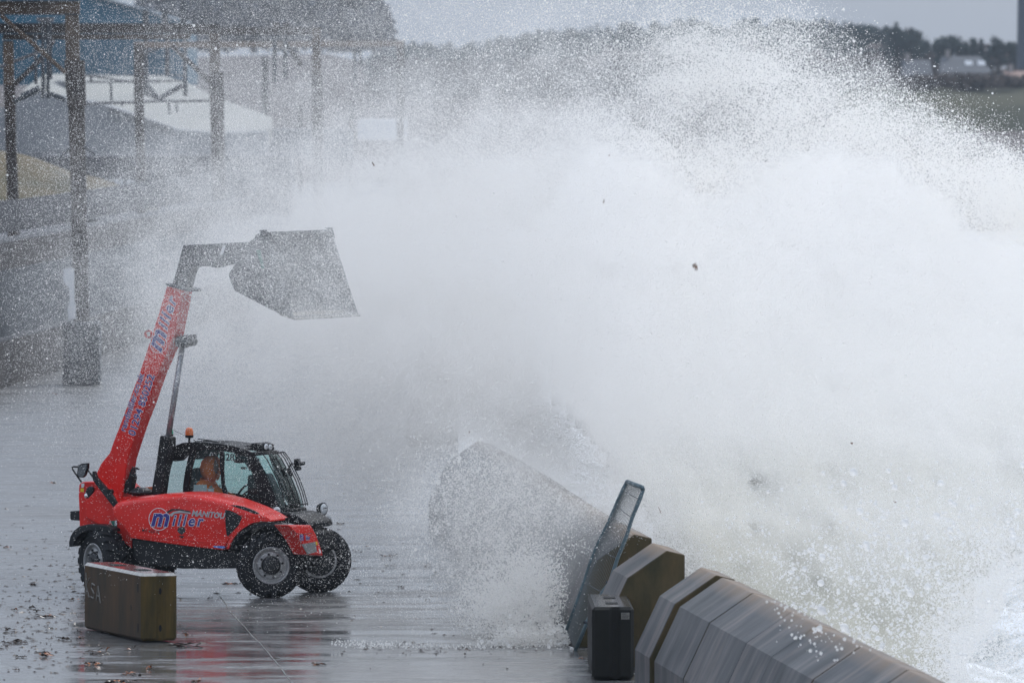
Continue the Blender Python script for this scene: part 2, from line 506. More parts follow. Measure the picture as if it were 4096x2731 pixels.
# sea with real swell
def sea_z(x, y):
    return -2.7 + .30 * math.sin(x * .9 + y * .23 + 1.3 * math.sin(y * .11)) + .22 * math.sin(x * .35 - y * .62) + .12 * math.sin(x * 1.9 + y * .9) + .08 * math.sin(y * 2.3 + x * .4)
b = MB(); xs = [-4 + .5 * i for i in range(90)] + [41 + 6 * i for i in range(40)]; ys = [60 + .8 * i for i in range(200)] + [220 + 12 * i for i in range(36)]
vs = [(x + (-.06 * (y - 148) if y > 148 else 0), y, sea_z(x, y)) for y in ys for x in xs]
nx = len(xs)
b.add(vs, [(j * nx + i, j * nx + i + 1, (j + 1) * nx + i + 1, (j + 1) * nx + i) for j in range(len(ys) - 1) for i in range(nx - 1)])
o = b.build('sea', 'foamy_sea', smooth=True); tag(o, 'churned white sea beyond the wall', None, None, 'structure')
b = MB(); b.add([(-300, -500, -3.3), (3000, -500, -3.3), (3000, 5500, -3.3), (-3000, 5500, -3.3), (-3000, -500, -3.3)], [(0, 1, 2, 3, 4)])
o = b.build('open_sea', 'foamy_sea'); tag(o, 'open sea reaching the horizon', None, None, 'structure')
b = MB(); b.add([(-200, -100, -.01), (6, -100, -.01), (6.2, 60, -.01), (-200, 60, -.01)], [(0, 1, 2, 3)])
o = b.build('quay_floor', 'wet_concrete'); tag(o, 'near end of the quay apron', None, None, 'structure')

# ---- sea wall units
def wall_unit(d0, d1, label, jitter=0.0):
    prof = [(-.74, 0.0), (-.74, .45), (-.46, 1.05), (0.0, 1.37), (.21, 1.32), (.21, 0.0)]
    jx, jz = random.uniform(-jitter, jitter), random.uniform(-jitter, 0)
    loops = []
    for d in (d0, (d0 + d1) / 2, d1):
        c = crest(d) + jx
        loops.append([Vector((c + x, d, max(0, z + (jz if z > 0 else 0)))) for x, z in prof])
    m = MB(); m.prism(loops, True, 0, 1)
    o = m.build('sea_wall_unit', ['wet_wall_concrete', 'algae_concrete'], bevel=.018, seg=2)
    tag(o, label, 'sea wall', 'precast units of the sea wall'); return o
wall_unit(107.75, 109.4, 'short grey wall unit at the open end, beyond the black recessed slot', 0)
for i, (a, c, l) in enumerate([
    (104.13, 107.2, 'grey wall unit just on the camera side of the black slot'),
    (100.485, 104.085, 'second long grey wall unit counted from the black slot'),
    (98.12, 100.445, 'narrower grey wall unit, third from the black slot'),
    (94.52, 98.08, 'streaky pale wall unit, fourth from the black slot'),
    (90.92, 94.49, 'wall unit near the bottom right, fifth from the black slot'),
    (87.3, 90.87, 'wall unit at the bottom right corner of the view'),
    (83.7, 87.27, 'wall unit running out of the bottom right of the view')]):
    wall_unit(a, c, l, .006)
# recess filling the slot between the first two units, a dark seal
m = MB(); m.prism([[Vector((crest(d) + x, d, z)) for x, z in [(-.62, 0), (-.62, .40), (-.38, .92), (-.02, 1.20), (.10, 1.17), (.10, 0)]] for d in (107.19, 107.76)])
o = m.build('joint_filler', 'hole_black'); tag(o, 'black recessed slot between two wall units', 'joint filler')
wall_unit(113.2, 115.0, 'lone brown-ended wall block with a grey sloping top, between the two gaps')
k = 0
farlab = ['brown-ended wall unit behind the leaning mesh panel', 'spray-veiled wall unit beyond the mesh panel', 'wall unit lost in spray left of the mesh panel',
          'faint wall unit in spray, middle of the far run', 'faint wall unit with a dark joint line in the spray', 'faint wall unit next to the far end of the run',
          'faint wall unit at the humped far end of the run', 'last dim wall unit before the far gap']
for a in np.arange(117.2, 146, 3.66):
    wall_unit(a, a + 3.63, farlab[min(k, 7)], .004); k += 1
for i, a in enumerate((180.0, 183.7, 187.4)):
    wall_unit(a, a + 3.66, 'barely visible distant wall unit deep in the spray, %s of three' % ('first', 'middle', 'last')[i])

# ---- concrete blocks
def block(name, corner, u, L, W, H, mats, label, sticker=False, text=None):
    """corner: nearest bottom corner, u: direction of the long side; the short side is to the right of it"""
    u = Vector((u[0], u[1], 0)).normalized(); w = Vector((u.y, -u.x, 0))
    if w.x < 0: w = -w
    root = empty(name, corner)
    tag(root, label, 'concrete block', 'interlocking concrete blocks')
    ch = .035
    foot = [(0, ch), (ch, 0), (W * .40, 0), (W * .47, .025), (W * .62, .025), (W * .69, 0), (W - ch, 0), (W, ch), (W, L - ch), (W - ch, L), (ch, L), (0, L - ch)]
    def lp(z, ins): 
        out = []
        for a, b_ in foot:
            a2 = min(max(a, ins), W - ins); b2 = min(max(b_, ins), L - ins)
            out.append(w * a2 + u * b2 + Vector((0, 0, z)))
        return out
    m = MB(); loops = [lp(.02, .03), lp(.05, 0), lp(H - ch, 0)]
    n = len(foot)
    m.prism(loops, False); m.add(loops[0], [tuple(range(n))[::-1]])
    # end face carries another tone
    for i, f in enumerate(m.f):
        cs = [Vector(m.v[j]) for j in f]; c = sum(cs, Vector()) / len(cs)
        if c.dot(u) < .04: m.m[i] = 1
    m.prism([lp(H - ch, 0), lp(H, ch)], False, mi=3)
    m.add(lp(H, ch), [tuple(range(n))], 2)
    m.build('body', mats, root)
    for t in (.28, .72):
        s = MB(); c = w * (W * .5) + u * (L * t) + Vector((0, 0, H + .002))
        a, b2 = w * .07, u * .16
        s.prism([[c - a - b2, c + a - b2, c + a + b2, c - a + b2], [p + Vector((0, 0, .004)) for p in (c - a - b2, c + a - b2, c + a + b2, c - a + b2)]])
        s.build('lifting_slot', 'hole_black', root)
    # dowel holes on the long side and on the end
    def hole(c, nrm, r):
        h = MB(); t = Vector((0, 0, 1)); a = nrm.cross(t).normalized()
        h.prism([[c + nrm * e + a * (r * .6 * math.cos(q)) + t * (r * 1.5 * math.sin(q)) for q in [i * math.pi / 5 for i in range(10)]] for e in (-.003, .003)])
        h.build('dowel_hole', 'hole_black', root)
    for z in (.66, .17): hole(u * .16 + Vector((0, 0, z)), -w, .04)
    for z in (.62, .17): hole(w * (W * .54) + u * .024 + Vector((0, 0, z)), -u, .028)
    hole(u * .5 * L * .35 + Vector((0, 0, .40)), -w, .022); hole(u * L * .86 + Vector((0, 0, .42)), -w, .022)
    return root, u, w

ca = G(565.7, 2569); cb = G(336, 2518)
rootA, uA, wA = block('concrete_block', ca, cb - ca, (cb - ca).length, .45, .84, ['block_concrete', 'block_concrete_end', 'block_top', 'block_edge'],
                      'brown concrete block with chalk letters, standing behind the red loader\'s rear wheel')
# chalk scrawl on the long side, near the far end
def stroke(pts, nm='chalk_letter'):
    m = MB()
    L0 = (cb - ca).length
    pp = [uA * (L0 * a) - wA * .004 + Vector((0, 0, z)) for a, z in pts]
    m.tube(pp, .010, 5); m.build(nm, 'chalk', rootA)
stroke([(.955, .72), (.95, .45)]); stroke([(.90, .66), (.95, .56), (.90, .42)])
stroke([(.80, .58), (.85, .60), (.86, .54), (.81, .48), (.82, .42), (.87, .43)])
stroke([(.775, .40), (.74, .58), (.70, .38)]); stroke([(.765, .46), (.71, .46)])

cB = G(2368.5, 2721)
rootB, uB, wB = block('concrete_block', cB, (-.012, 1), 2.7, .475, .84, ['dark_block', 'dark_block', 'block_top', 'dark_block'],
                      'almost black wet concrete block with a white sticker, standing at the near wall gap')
m = MB(); c0 = wB * .33 + Vector((0, 0, .70)) - uB * .006
m.prism([[c0 + wB * a + Vector((0, 0, z)) - uB * e for a, z in ((0, 0), (.095, 0), (.095, .075), (0, .075))] for e in (0, .003)])
m.build('sticker', 'chalk', rootB)
for z, w_ in ((.015, .07), (.035, .08), (.058, .05)):
    m = MB(); c1 = c0 - uB * .004 + wB * .008
    m.prism([[c1 + wB * a + Vector((0, 0, z + zz)) - uB * e for a, zz in ((0, 0), (w_, 0), (w_, .007), (0, .007))] for e in (0, .002)])
    m.build('print_line', 'decal_black', rootB)

# ---- leaning mesh fence panel
near = [(180, 1340), (265, 1130), (375, 920), (425, 850), (480, 680), (545, 520), (585, 390), (640, 260), (662, 195)]
far = [(120, 1190), (190, 1000), (250, 830), (285, 720), (340, 580), (415, 430), (480, 280), (520, 190), (545, 145)]
def Z6(x, y): return 2200 + x / 1.78, 1850 + y / 1.78
g0 = G(*Z6(180, 1340)); D0 = g0.y
NP = [P(*Z6(*p), D0 - .05 * i / 8) for i, p in enumerate(near)]
FP = [P(*Z6(*p), D0 + .35) for i, p in enumerate(far)]
fr = empty('mesh_fence_panel', g0); tag(fr, 'bent grey mesh fence panel leaning against the wall gap', 'fence panel')
loc_ = lambda p: p - g0
m = MB(); m.tube([loc_(p) for p in NP], .024, 8); m.build('frame_tube', 'galvanised', fr, smooth=True)
m = MB(); m.tube([loc_(p) for p in FP], .024, 8); m.build('frame_tube', 'galvanised', fr, smooth=True)
m = MB(); m.tube([loc_(NP[-1]), loc_(NP[-1] * .96 + FP[-1] * .04 + Vector((0, 0, .03))), loc_(FP[-1] * .96 + NP[-1] * .04 + Vector((0, 0, .02))), loc_(FP[-1])], .028, 8); m.build('frame_tube', 'galvanised', fr, smooth=True)
NW = 22
for k in range(1, NW):
    t = k / NW; m = MB()
    bow = .10 * math.sin(math.pi * t)
    m.tube([loc_(NP[i].lerp(FP[i], t) + Vector((-bow * math.sin(math.pi * i / 8) * .6, 0, 0))) for i in range(len(NP))], .0035, 4); m.build('wire', 'wire_steel', fr)
for i in (2, 4, 6, 7):
    m = MB(); m.tube([loc_(NP[i].lerp(FP[i], t) + Vector((-.10 * math.sin(math.pi * t) * math.sin(math.pi * i / 8) * .6, 0, 0))) for t in (0, .25, .5, .75, 1)], .005, 4); m.build('cross_wire', 'wire_steel', fr)
for i in (3, 1):
    m = MB(); p = loc_(NP[i]); m.tube([p + Vector((-.04, 0, 0)), p + Vector((.05, -.02, -.03))], .022, 6); m.build('clamp', 'dark_metal', fr)
# ================================================================== BACKGROUND left: gantries, walls, sheds, sand
def Z3(x, y): return x / 1.7425, y / 1.7425          # enlarged view of the top left corner -> photograph pixels
def poly_slab(mb, pts, D, depth, mi=0):
    a = [P(x, y, D) for x, y in pts]
    mb.prism([a, [p + Vector((0, depth, 0)) for p in a]], True, mi)
def bar(mb, p0, p1, D0, D1, r, n=6):
    mb.tube([P(*p0, D0), P(*p1, D1)], r, n)
def part(root, name, mbx, m, **k):
    o = mbx.build(name, m, root, **k)
    if root is not None: 
        for v in o.data.vertices: v.co -= root.location
    return o
def box_px(x0, y0, x1, y1, D, depth, mb=None, mi=0):
    mb = mb or MB(); poly_slab(mb, [(x0, y0), (x1, y0), (x1, y1), (x0, y1)], D, depth, mi); return mb
def to_ground(x0, x1, D, y1=None):
    return 261 + FPX * CAM_H / D if y1 is None else y1
def column(root, pts_top, pts_low, D, base_px, mtop='rust_beam', mlow='rust_steel'):
    """pts: (xl, xr, y) rows"""
    for rows, mm, nm, dd in ((pts_top, mtop, 'column_top', .36), (pts_low, mlow, 'column', .46)):
        if not rows: continue
        m = MB(); loops = []
        for xl, xr, y in rows:
            a, c = P(xl, y, D - dd / 2), P(xr, y, D - dd / 2)
            loops.append([a, c, c + Vector((0, dd, 0)), a + Vector((0, dd, 0))])
        m.prism(loops); part(root, nm, m, mm)
GG = 'rusty portal gantries along the quay'
# --- first gantry
r = empty('portal_gantry', P(300, 1540, 213.5)); r.location.z = 0
tag(r, 'nearest rusty portal gantry on a dark plinth, its beam at the top left corner', 'gantry', GG)
column(r, [(260, 313, 60), (263, 317, 241)], [(257, 336, 241), (262, 339, 340), (270, 342, 430)], 214, 0)
column(r, [], [(273, 336, 430), (284, 343, 800), (290, 352, 1100), (292, 354, 1290)], 214.2, 0)
m = MB(); poly_slab(m, [(250, 1290), (398, 1290), (398, 1540), (250, 1540)], 213.0, 1.2); part(r, 'plinth', m, 'sheet_dark', bevel=.04)
m = MB(); poly_slab(m, [(-420, 8), (316, 8), (316, 56), (-420, 56)], 213.8, .5); part(r, 'beam', m, 'rust_beam')
m = MB(); poly_slab(m, [(-420, 2), (318, 2), (318, 9), (-420, 9)], 213.7, .7); poly_slab(m, [(-420, 56), (318, 56), (318, 61), (-420, 61)], 213.7, .7); part(r, 'flange', m, 'dark_metal')
m = MB(); bar(m, (4, 62), (262, 292), 213.6, 213.8, .055); part(r, 'brace', m, 'rust_beam')
for x0, y0, x1, y1 in ((335, 585, 380, 620), (282, 590, 245, 625)):
    m = MB(); bar(m, (x0, y0), (x1, y1), 213.6, 213.6, .03); part(r, 'bracket', m, 'dark_metal')
# --- second
r = empty('portal_gantry', P(860, 1000, 275)); r.location.z = 0
tag(r, 'second portal gantry, its long beam crossing behind the nearest column', 'gantry', GG)
column(r, [(838, 878, 104), (838, 879, 290)], [(836, 894, 290), (842, 896, 500), (850, 900, 800), (852, 902, 1250)], 275, 0)
column(r, [(11, 52, 165), (14, 55, 340)], [(16, 58, 340), (22, 62, 560), (30, 74, 860), (33, 78, 1250)], 262, 0)
m = MB(); poly_slab(m, [(-500, 97), (880, 98), (880, 135), (-500, 134)], 262, .5); part(r, 'beam', m, 'rust_steel')
m = MB(); poly_slab(m, [(11, 137), (760, 137), (760, 158), (11, 160)], 262.6, .4); part(r, 'beam', m, 'rust_beam')
m = MB(); poly_slab(m, [(-500, 92), (882, 94), (882, 98), (-500, 98)], 261.9, .7); part(r, 'flange', m, 'dark_metal')
for a, b_, rr in (((689, 185), (842, 330), .07), ((0, 268), (166, 205), .05), ((57, 340), (158, 243), .07), ((158, 243), (215, 165), .06)):
    m = MB(); bar(m, a, b_, 261.8, 262.2, rr); part(r, 'brace', m, 'rust_steel' if rr > .055 else 'pipe_grey')
for x, y0, y1, w_ in ((142, 138, 338, .045), (171, 70, 393, .06), (190, 72, 395, .055), (202, 90, 318, .04)):
    m = MB(); bar(m, (x, y0), (x + 2, y1), 261.5, 261.5, w_); part(r, 'hoist_rod', m, 'dark_metal')
m = box_px(147, 70, 212, 88, 261.3, .5); part(r, 'hoist_box', m, 'pipe_grey')
m = MB(); bar(m, (56, 408), (100, 385), 261.4, 261.4, .07); bar(m, (88, 388), (160, 355), 261.4, 261.4, .11); part(r, 'hook_arm', m, 'dark_metal')
m = MB(); bar(m, (200, 375), (262, 400), 261.4, 261.4, .07); part(r, 'hook_arm', m, 'dark_metal')
# --- third
r = empty('portal_gantry', P(1265, 1000, 350)); r.location.z = 0
tag(r, 'third portal gantry with its column half lost in spray', 'gantry', GG)
column(r, [(1248, 1282, 112), (1249, 1283, 300)], [(1246, 1290, 300), (1250, 1292, 620), (1254, 1296, 1050)], 350, 0)
m = MB(); poly_slab(m, [(700, 109), (1284, 109), (1284, 141), (700, 141)], 350, .5); part(r, 'beam', m, 'rust_steel')
m = MB(); bar(m, (1136, 165), (1205, 262), 349.7, 349.7, .09); part(r, 'brace', m, 'rust_steel')
for x, y0, y1 in ((582, 40, 120), (584, 150, 375), (659, 34, 110), (668, 145, 305), (733, 10, 100), (740, 150, 385), (808, 66, 96), (1098, 140, 330), (1140, 150, 310)):
    m = MB(); bar(m, (x, y0), (x + 1, y1), 330, 330, .12 if y1 < 200 else .085); part(r, 'hoist_rod', m, 'dark_metal')
m = MB(); m.tube([P(590, 345, 330), P(637, 396, 330), P(729, 342, 330)], .10, 6); part(r, 'hook_arm', m, 'dark_metal')
m = MB(); m.tube([P(582, 375, 330), P(600, 380, 330), P(637, 396, 330)], .08, 6); part(r, 'hook_arm', m, 'dark_metal')
for x in (660, 1105, 1142):
    m = box_px(x - 14, 92, x + 14, 112, 329.5, .4); part(r, 'pulley_block', m, 'rust_steel')
# --- fourth
r = empty('portal_gantry', P(1602, 1000, 420)); r.location.z = 0
tag(r, 'farthest readable portal gantry, low pale beam fading into spray', 'gantry', GG)
column(r, [], [(534, 574, 178), (536, 574, 400), (544, 578, 620), (550, 588, 900)], 300, 0, mlow='rust_steel')
column(r, [], [(1586, 1617, 164), (1586, 1617, 500), (1588, 1618, 900)], 430, 0)
m = MB(); a = [P(534, 168, 300), P(1618, 163, 430), P(1618, 187, 430), P(534, 194, 300)]
m.prism([a, [p + Vector((0, .5, 0)) for p in a]]); part(r, 'beam', m, 'rust_beam')
for a, b_ in (((575, 215), (640, 190)), ((1420, 190), (1420, 330)), ((1440, 190), (1442, 260)), ((1470, 130), (1470, 165)), ((1508, 100), (1508, 165))):
    m = MB(); bar(m, a, b_, 425, 425, .08); part(r, 'hoist_rod', m, 'dark_metal')
for x, y0, D, lab in ((924, 410, 480, 'thin faint post right of the second gantry column'), (1406, 400, 500, 'faint post between the third and fourth gantry columns'), (1200, 420, 520, 'faint post left of the third gantry column'),
                    (1745, 330, 540, 'dim post right of the farthest gantry'), (2003, 330, 600, 'last dim post deep in the spray')):
    m = box_px(x - 9, y0, x + 9, 900, D, .4)
    o = m.build('steel_post', 'rust_steel'); tag(o, lab, 'post', 'posts behind the gantries')
# overhead pipe
r = empty('pipe_run', P(560, 412, 320)); tag(r, 'thin grey pipe strung between the gantry columns', 'pipe')
m = MB(); m.tube([P(345, 415, 320), P(540, 410, 320), P(640, 405, 320), P(850, 404, 320)], .055, 6); part(r, 'pipe', m, 'pipe_grey', smooth=True)
m = MB(); m.tube([P(345, 302, 320), P(500, 325, 320), P(730, 324, 320)], .035, 6); part(r, 'pipe', m, 'pipe_grey', smooth=True)
for x, y0, y1 in ((363, 300, 330), (443, 325, 410), (486, 405, 425), (675, 405, 460), (705, 405, 450)):
    m = MB(); bar(m, (x, y0), (x + 3, y1), 320, 320, .045, 5); part(r, 'pipe_hanger', m, 'pipe_grey')

# --- yard walls left: low wall, dark recess, upper band
W0p = [(-330, 1650), (0, 1558), (245, 1480), (420, 1420), (700, 1330), (1000, 1240)]
def wall_run(root, name, m_, y_at, z0, z1, set_back, thick):
    base = [G(x, y) for x, y in W0p]
    m = MB(); loops = []
    for p in base:
        p = p + Vector((0, set_back, 0))
        loops.append([Vector((p.x, p.y, z0)), Vector((p.x, p.y + thick, z0)), Vector((p.x, p.y + thick, z1)), Vector((p.x, p.y, z1))])
    m.prism(loops); return part(root, name, m, m_)
base = [G(x, y) for x, y in W0p]
r = empty('yard_wall', Vector((base[1].x, base[1].y, 0))); tag(r, 'long stepped yard wall, brown foot and dark upper face, at the left edge', 'wall')
wall_run(r, 'foot_wall', 'brown_wall', 0, 0, 1.02, 0, 1.6)
wall_run(r, 'foot_coping', 'coping', 0, 1.02, 1.10, -.05, 1.7)
wall_run(r, 'dark_face', 'sheet_dark', 0, 1.10, 2.55, 1.2, .8)
wall_run(r, 'upper_band', 'brown_wall', 0, 2.55, 3.15, .9, 1.4)
wall_run(r, 'top_coping', 'coping', 0, 3.15, 3.24, .85, 1.5)
wall_run(r, 'back_wall', 'dark_wall', 0, 3.24, 3.95, 14, 1.0)
# white broken board against the wall, left of the first column
m = MB(); D = 213.4; poly_slab(m, [(254, 1076), (272, 1072), (296, 1072), (298, 1200), (303, 1235), (301, 1275), (273, 1278), (270, 1235), (279, 1205), (277, 1150), (262, 1140), (254, 1120)], D, .06)
o = m.build('board', 'white_board'); tag(o, 'broken white board upright beside the nearest gantry column', 'board')
# raised yard behind the walls
m = MB(); m.add([(-200, 232, 3.0), (-1.0, 232, 3.0), (-4, 560, 3.0), (-200, 560, 3.0)], [(0, 1, 2, 3)])
bx = MB()
pts = [(-120, 250), (-10, 262), (-14, 556), (-120, 556)]
bx.prism([[Vector((x, y, 0)) for x, y in pts], [Vector((x, y, 2.2)) for x, y in pts]])
o = bx.build('yard_ground', 'dark_wall'); tag(o, 'raised yard behind the stepped wall', None, None, 'structure')

# sand heap
def heap(name, cx, cy, zc, rx, ry, h, m_, label):
    b = MB(); nr, na = 16, 44; vs = [(cx, cy, zc + h)]
    for i in range(1, nr + 1):
        t = i / nr
        for k in range(na):
            a = 2 * math.pi * k / na
            rr = 1 + .10 * math.sin(3 * a + 1) + .06 * math.sin(7 * a)
            z = h * (1 - t ** 1.45) + .10 * h * math.sin(5 * a + 8 * t) * t * (1 - t) * 2
            vs.append((cx + rx * rr * t * math.cos(a), cy + ry * rr * t * math.sin(a), zc + z - (.2 if i == nr else 0)))
    fs = [(0, 1 + k, 1 + (k + 1) % na) for k in range(na)]
    for i in range(nr - 1):
        for k in range(na):
            fs.append((1 + i * na + k, 1 + i * na + (k + 1) % na, 1 + (i + 1) * na + (k + 1) % na, 1 + (i + 1) * na + k))
    b.add(vs, fs); o = b.build(name, m_, smooth=True); tag(o, label, 'sand heap'); return o
pk = P(-20, 600, 300); heap('sand_heap', pk.x - .3, 300, 2.75, 4.7, 6, pk.z - 2.75, 'sand_heap', 'yellow brown heap of sand behind the yard wall at the left edge')
# dark low building band with white slats
o = box_px(150, 625, 1160, 860, 345, 8).build('low_wall', 'dark_wall'); tag(o, 'low dark wall behind the sand heap', 'wall')
r = empty('slatted_hoarding', P(500, 740, 338)); tag(r, 'row of short white boards against the low dark wall', 'hoarding')
for i in range(12):
    x = 420 + i * 15.5 + (8 if i % 3 == 2 else 0)
    if 530 < x < 575: continue
    m = box_px(x, 716 + (i % 2) * 5, x + 9.5, 768 - (11 - i) * 1.6, 338, .08); part(r, 'board', m, 'white_board')
# sheds
D = 400
r = empty('pale_shed', P(330, 560, D)); r.location.z = 2.2
tag(r, 'grey shed with pale curved roofs, behind the second gantry', 'shed')
m = MB(); poly_slab(m, [(-400, 470), (40, 428), (143, 372), (230, 385), (345, 404), (440, 428), (575, 478), (690, 517), (840, 532), (1060, 528), (1060, 655), (-400, 655)], D, 6); part(r, 'wall', m, 'grey_cladding')
m = MB(); poly_slab(m, [(95, 622), (120, 612), (275, 600), (275, 622), (120, 640), (95, 640)], D - .5, .4); part(r, 'gutter', m, 'coping')
rp_ = [(40, 428), (110, 345), (180, 296), (560, 300), (650, 302), (760, 335), (850, 385), (1010, 440), (1090, 470), (1090, 500), (1060, 540), (840, 536), (690, 520), (575, 480), (440, 430), (345, 406), (230, 388), (143, 374)]
m = MB(); tp = [P(x, y, D + 6.5 + (540 - y) * .11) for x, y in rp_]      # the roof sheets slope up and away
m.prism([tp, [p + Vector((0, .4, -.6)) for p in tp]]); part(r, 'roof', m, 'pale_roof')
m = MB(); poly_slab(m, [(440, 428), (575, 472), (690, 510), (690, 518), (575, 481), (430, 434)], D - .3, .25); part(r, 'roof_edge', m, 'coping')
for x0, y0, x1, y1 in ((250, 325, 640, 332), (300, 300, 740, 305)):
    m = box_px(x0, y0, x1, y1, D + 6.0, .4); part(r, 'roof_rail', m, 'pipe_grey')
m = MB(); poly_slab(m, [(210, 330), (330, 392), (345, 385), (240, 322)], D + 6.2, .3); part(r, 'roof_valley', m, 'grey_cladding')
r = empty('blue_shed', P(300, 300, 520)); r.location.z = 2.2
tag(r, 'big shed clad in blue sheeting with a sloping gable, top left', 'shed')
m = MB(); poly_slab(m, [(-500, 120), (-100, -60), (355, -20), (600, 48), (735, 92), (745, 340), (-500, 340)], 520, 20); part(r, 'cladding', m, 'blue_cladding')
m = MB(); poly_slab(m, [(350, -26), (600, 44), (738, 88), (738, 93), (600, 50), (350, -18)], 519.6, .4); part(r, 'roof_trim', m, 'grey_cladding')
for x in np.arange(-40, 740, 60):
    m = box_px(x, 100, x + 3, 335, 519.8, .2); part(r, 'cladding_seam', m, 'blue_cladding')
o = box_px(1080, 520, 1400, 640, 470, 10).build('grey_shed', 'coping'); tag(o, 'pale low shed dissolving in spray between gantry columns', 'shed')
o = box_px(1430, 480, 1620, 560, 520, 8).build('white_cabin', 'white_board'); tag(o, 'whitish cabin faint behind the fourth gantry column', 'cabin')

# ================================================================== far woods
def leaf_cloud(mb, c, rx, rz, n, s):
    for _ in range(n):
        u = random.uniform(-1, 1); a = random.uniform(0, 2 * math.pi); q = random.random() ** .4
        k = math.sqrt(1 - u * u)
        p = Vector((c.x + rx * q * k * math.cos(a), c.y + rx * q * k * math.sin(a), c.z + rz * q * u))
        d1 = Vector((random.gauss(0, 1), random.gauss(0, 1), random.gauss(0, 1))).normalized() * s * random.uniform(.5, 1.3)
        d2 = Vector((random.gauss(0, 1), random.gauss(0, 1), random.gauss(0, 1))).normalized() * s * random.uniform(.5, 1.3)
        mb.add([p - d1, p - d2, p + d1, p + d2], [(0, 1, 2, 3)])
def skyline(pts, x):
    return float(np.interp(x, [a for a, _ in pts], [c for _, c in pts]))
SK1 = [(1500, 190), (1640, 165), (1800, 175), (2000, 140), (2250, 105), (2440, 88), (2800, 75), (3100, 66), (3400, 84), (3560, 100), (3640, 118), (3700, 160), (3740, 230), (3780, 260)]
m = MB()
for i in range(330):
    D = 1320 + random.uniform(0, 160); x = random.uniform(1480, 3760)
    y = skyline(SK1, x) + abs(random.gauss(0, 34)) + random.uniform(2, 14)
    leaf_cloud(m, P(x, y + 34, D), random.uniform(.9, 1.9), random.uniform(1.1, 1.7), 80, .34)
o = m.build('woodland', 'tree_dark'); tag(o, 'dark evergreen woodland along the ridge', None, None, 'stuff')
m = MB()
for i in range(420):
    D = 1150 + random.uniform(0, 120); x = random.uniform(1500, 4700)
    y = random.uniform(225, 365) + (25 if x < 2600 else 0) - (30 if x > 3700 else 0)
    leaf_cloud(m, P(x, y, D), random.uniform(.9, 1.8), random.uniform(.6, 1.1), 60, .34)
o = m.build('scrub', 'tree_brown'); tag(o, 'brown bare scrub below the ridge', None, None, 'stuff')
# solid ridge under the crowns
m = MB(); rp = [(-300, 240), (500, 238), (900, 225), (1300, 215)] + [(x, skyline(SK1, x) + 70) for x in range(1500, 3780, 60)] + [(3800, 300), (4200, 250), (4900, 240)]
loops = [[P(x, 520, 1290) for x, y in rp], [P(x, y, 1420) for x, y in rp], [P(x, 480, 1800) for x, y in rp]]
vs = sum(loops, []); n = len(rp)
m.add(vs, [(k * n + i, k * n + i + 1, (k + 1) * n + i + 1, (k + 1) * n + i) for k in range(2) for i in range(n - 1)])
o = m.build('ridge', 'tree_brown', smooth=True); tag(o, 'low wooded ridge', None, None, 'structure')
def far_tree(x, y_top, y_base, D, w, kind, label, grp, m_='tree_dark'):
    b0, t0 = P(x, y_base, D), P(x, y_top, D); H = t0.z - b0.z
    r = empty('conifer_tree' if kind else 'broad_tree', b0); tag(r, label, 'tree', grp)
    m = MB(); m.tube([Vector((0, 0, 0)), Vector((.05, 0, H * .5)), Vector((0, 0, H * .95))], [.22, .15, .05], 6)
    for k in range(7):
        a = k * 2.4; z = H * (.3 + .09 * k)
        m.tube([Vector((0, 0, z)), Vector((math.cos(a) * w * .35, math.sin(a) * w * .35, z + H * .12))], [.08, .03], 4)
    m.build('trunk', 'bark', r)
    m = MB()
    if kind:
        for k in range(9):
            t = k / 8; leaf_cloud(m, Vector((0, 0, H * (.25 + .7 * t))), w * .5 * (1.05 - t), H * .06, 60, .22)
    else:
        for k in range(14):
            a = random.uniform(0, 6.28); q = random.uniform(.1, .36) * w
            leaf_cloud(m, Vector((q * math.cos(a), q * math.sin(a), H * random.uniform(.45, .88))), w * .2, H * .1, 60, .2)
    m.build('crown', m_, r)
TG = 'trees on the right hand skyline'
far_tree(3585, 92, 330, 1180, 4.5, 1, 'dark conifer where the ridge starts to fall, left of the gap', TG)
far_tree(3640, 98, 330, 1180, 5.2, 0, 'broad dark tree rounding off the end of the ridge', TG)
far_tree(3668, 118, 330, 1190, 4.4, 0, 'lower dark tree leaning out from the ridge end', TG)
far_tree(3775, 145, 330, 1150, 3.6, 0, 'small round tree left of the big round crown', TG)
far_tree(3836, 134, 330, 1150, 5.0, 0, 'big round crown above the slate house', TG)
far_tree(3893, 155, 330, 1160, 2.0, 1, 'slim conifer right of the big round crown', TG)
far_tree(3925, 158, 330, 1160, 2.2, 1, 'second slim conifer, before the dip in the skyline', TG)
far_tree(3990, 142, 330, 1150, 3.0, 0, 'upright tree right of the dip in the skyline', TG)
for i, (x, y) in enumerate(((4030, 168), (4058, 160), (4082, 172), (3965, 180))):
    far_tree(x, y, 330, 1155, 2.6, 0, ['low tree just right of the upright tree', 'low tree near the foot of the tall mast', 'low tree under the tall mast', 'low bush tree filling the dip in the skyline'][i], TG)
# large hazy tree behind the blue shed
r = empty('broad_tree', P(1060, 330, 760)); tag(r, 'huge dim round tree mass behind the gantries', 'tree')
H = 8.5
m = MB(); m.tube([Vector((0, 0, -4)), Vector((0, 0, 2))], [.3, .2], 8); m.build('trunk', 'bark', r)
m = MB()
for k in range(420):
    x = random.uniform(560, 1545); top = np.interp(x, [560, 640, 800, 1400, 1500, 1545], [30, -15, -60, -60, 20, 110])
    y = random.uniform(top, 170); leaf_cloud(m, P(x, y, 760 + random.uniform(-3, 3)) - r.location, .9, .9, 60, .3)
m.build('crown', 'hazed_twigs', r)
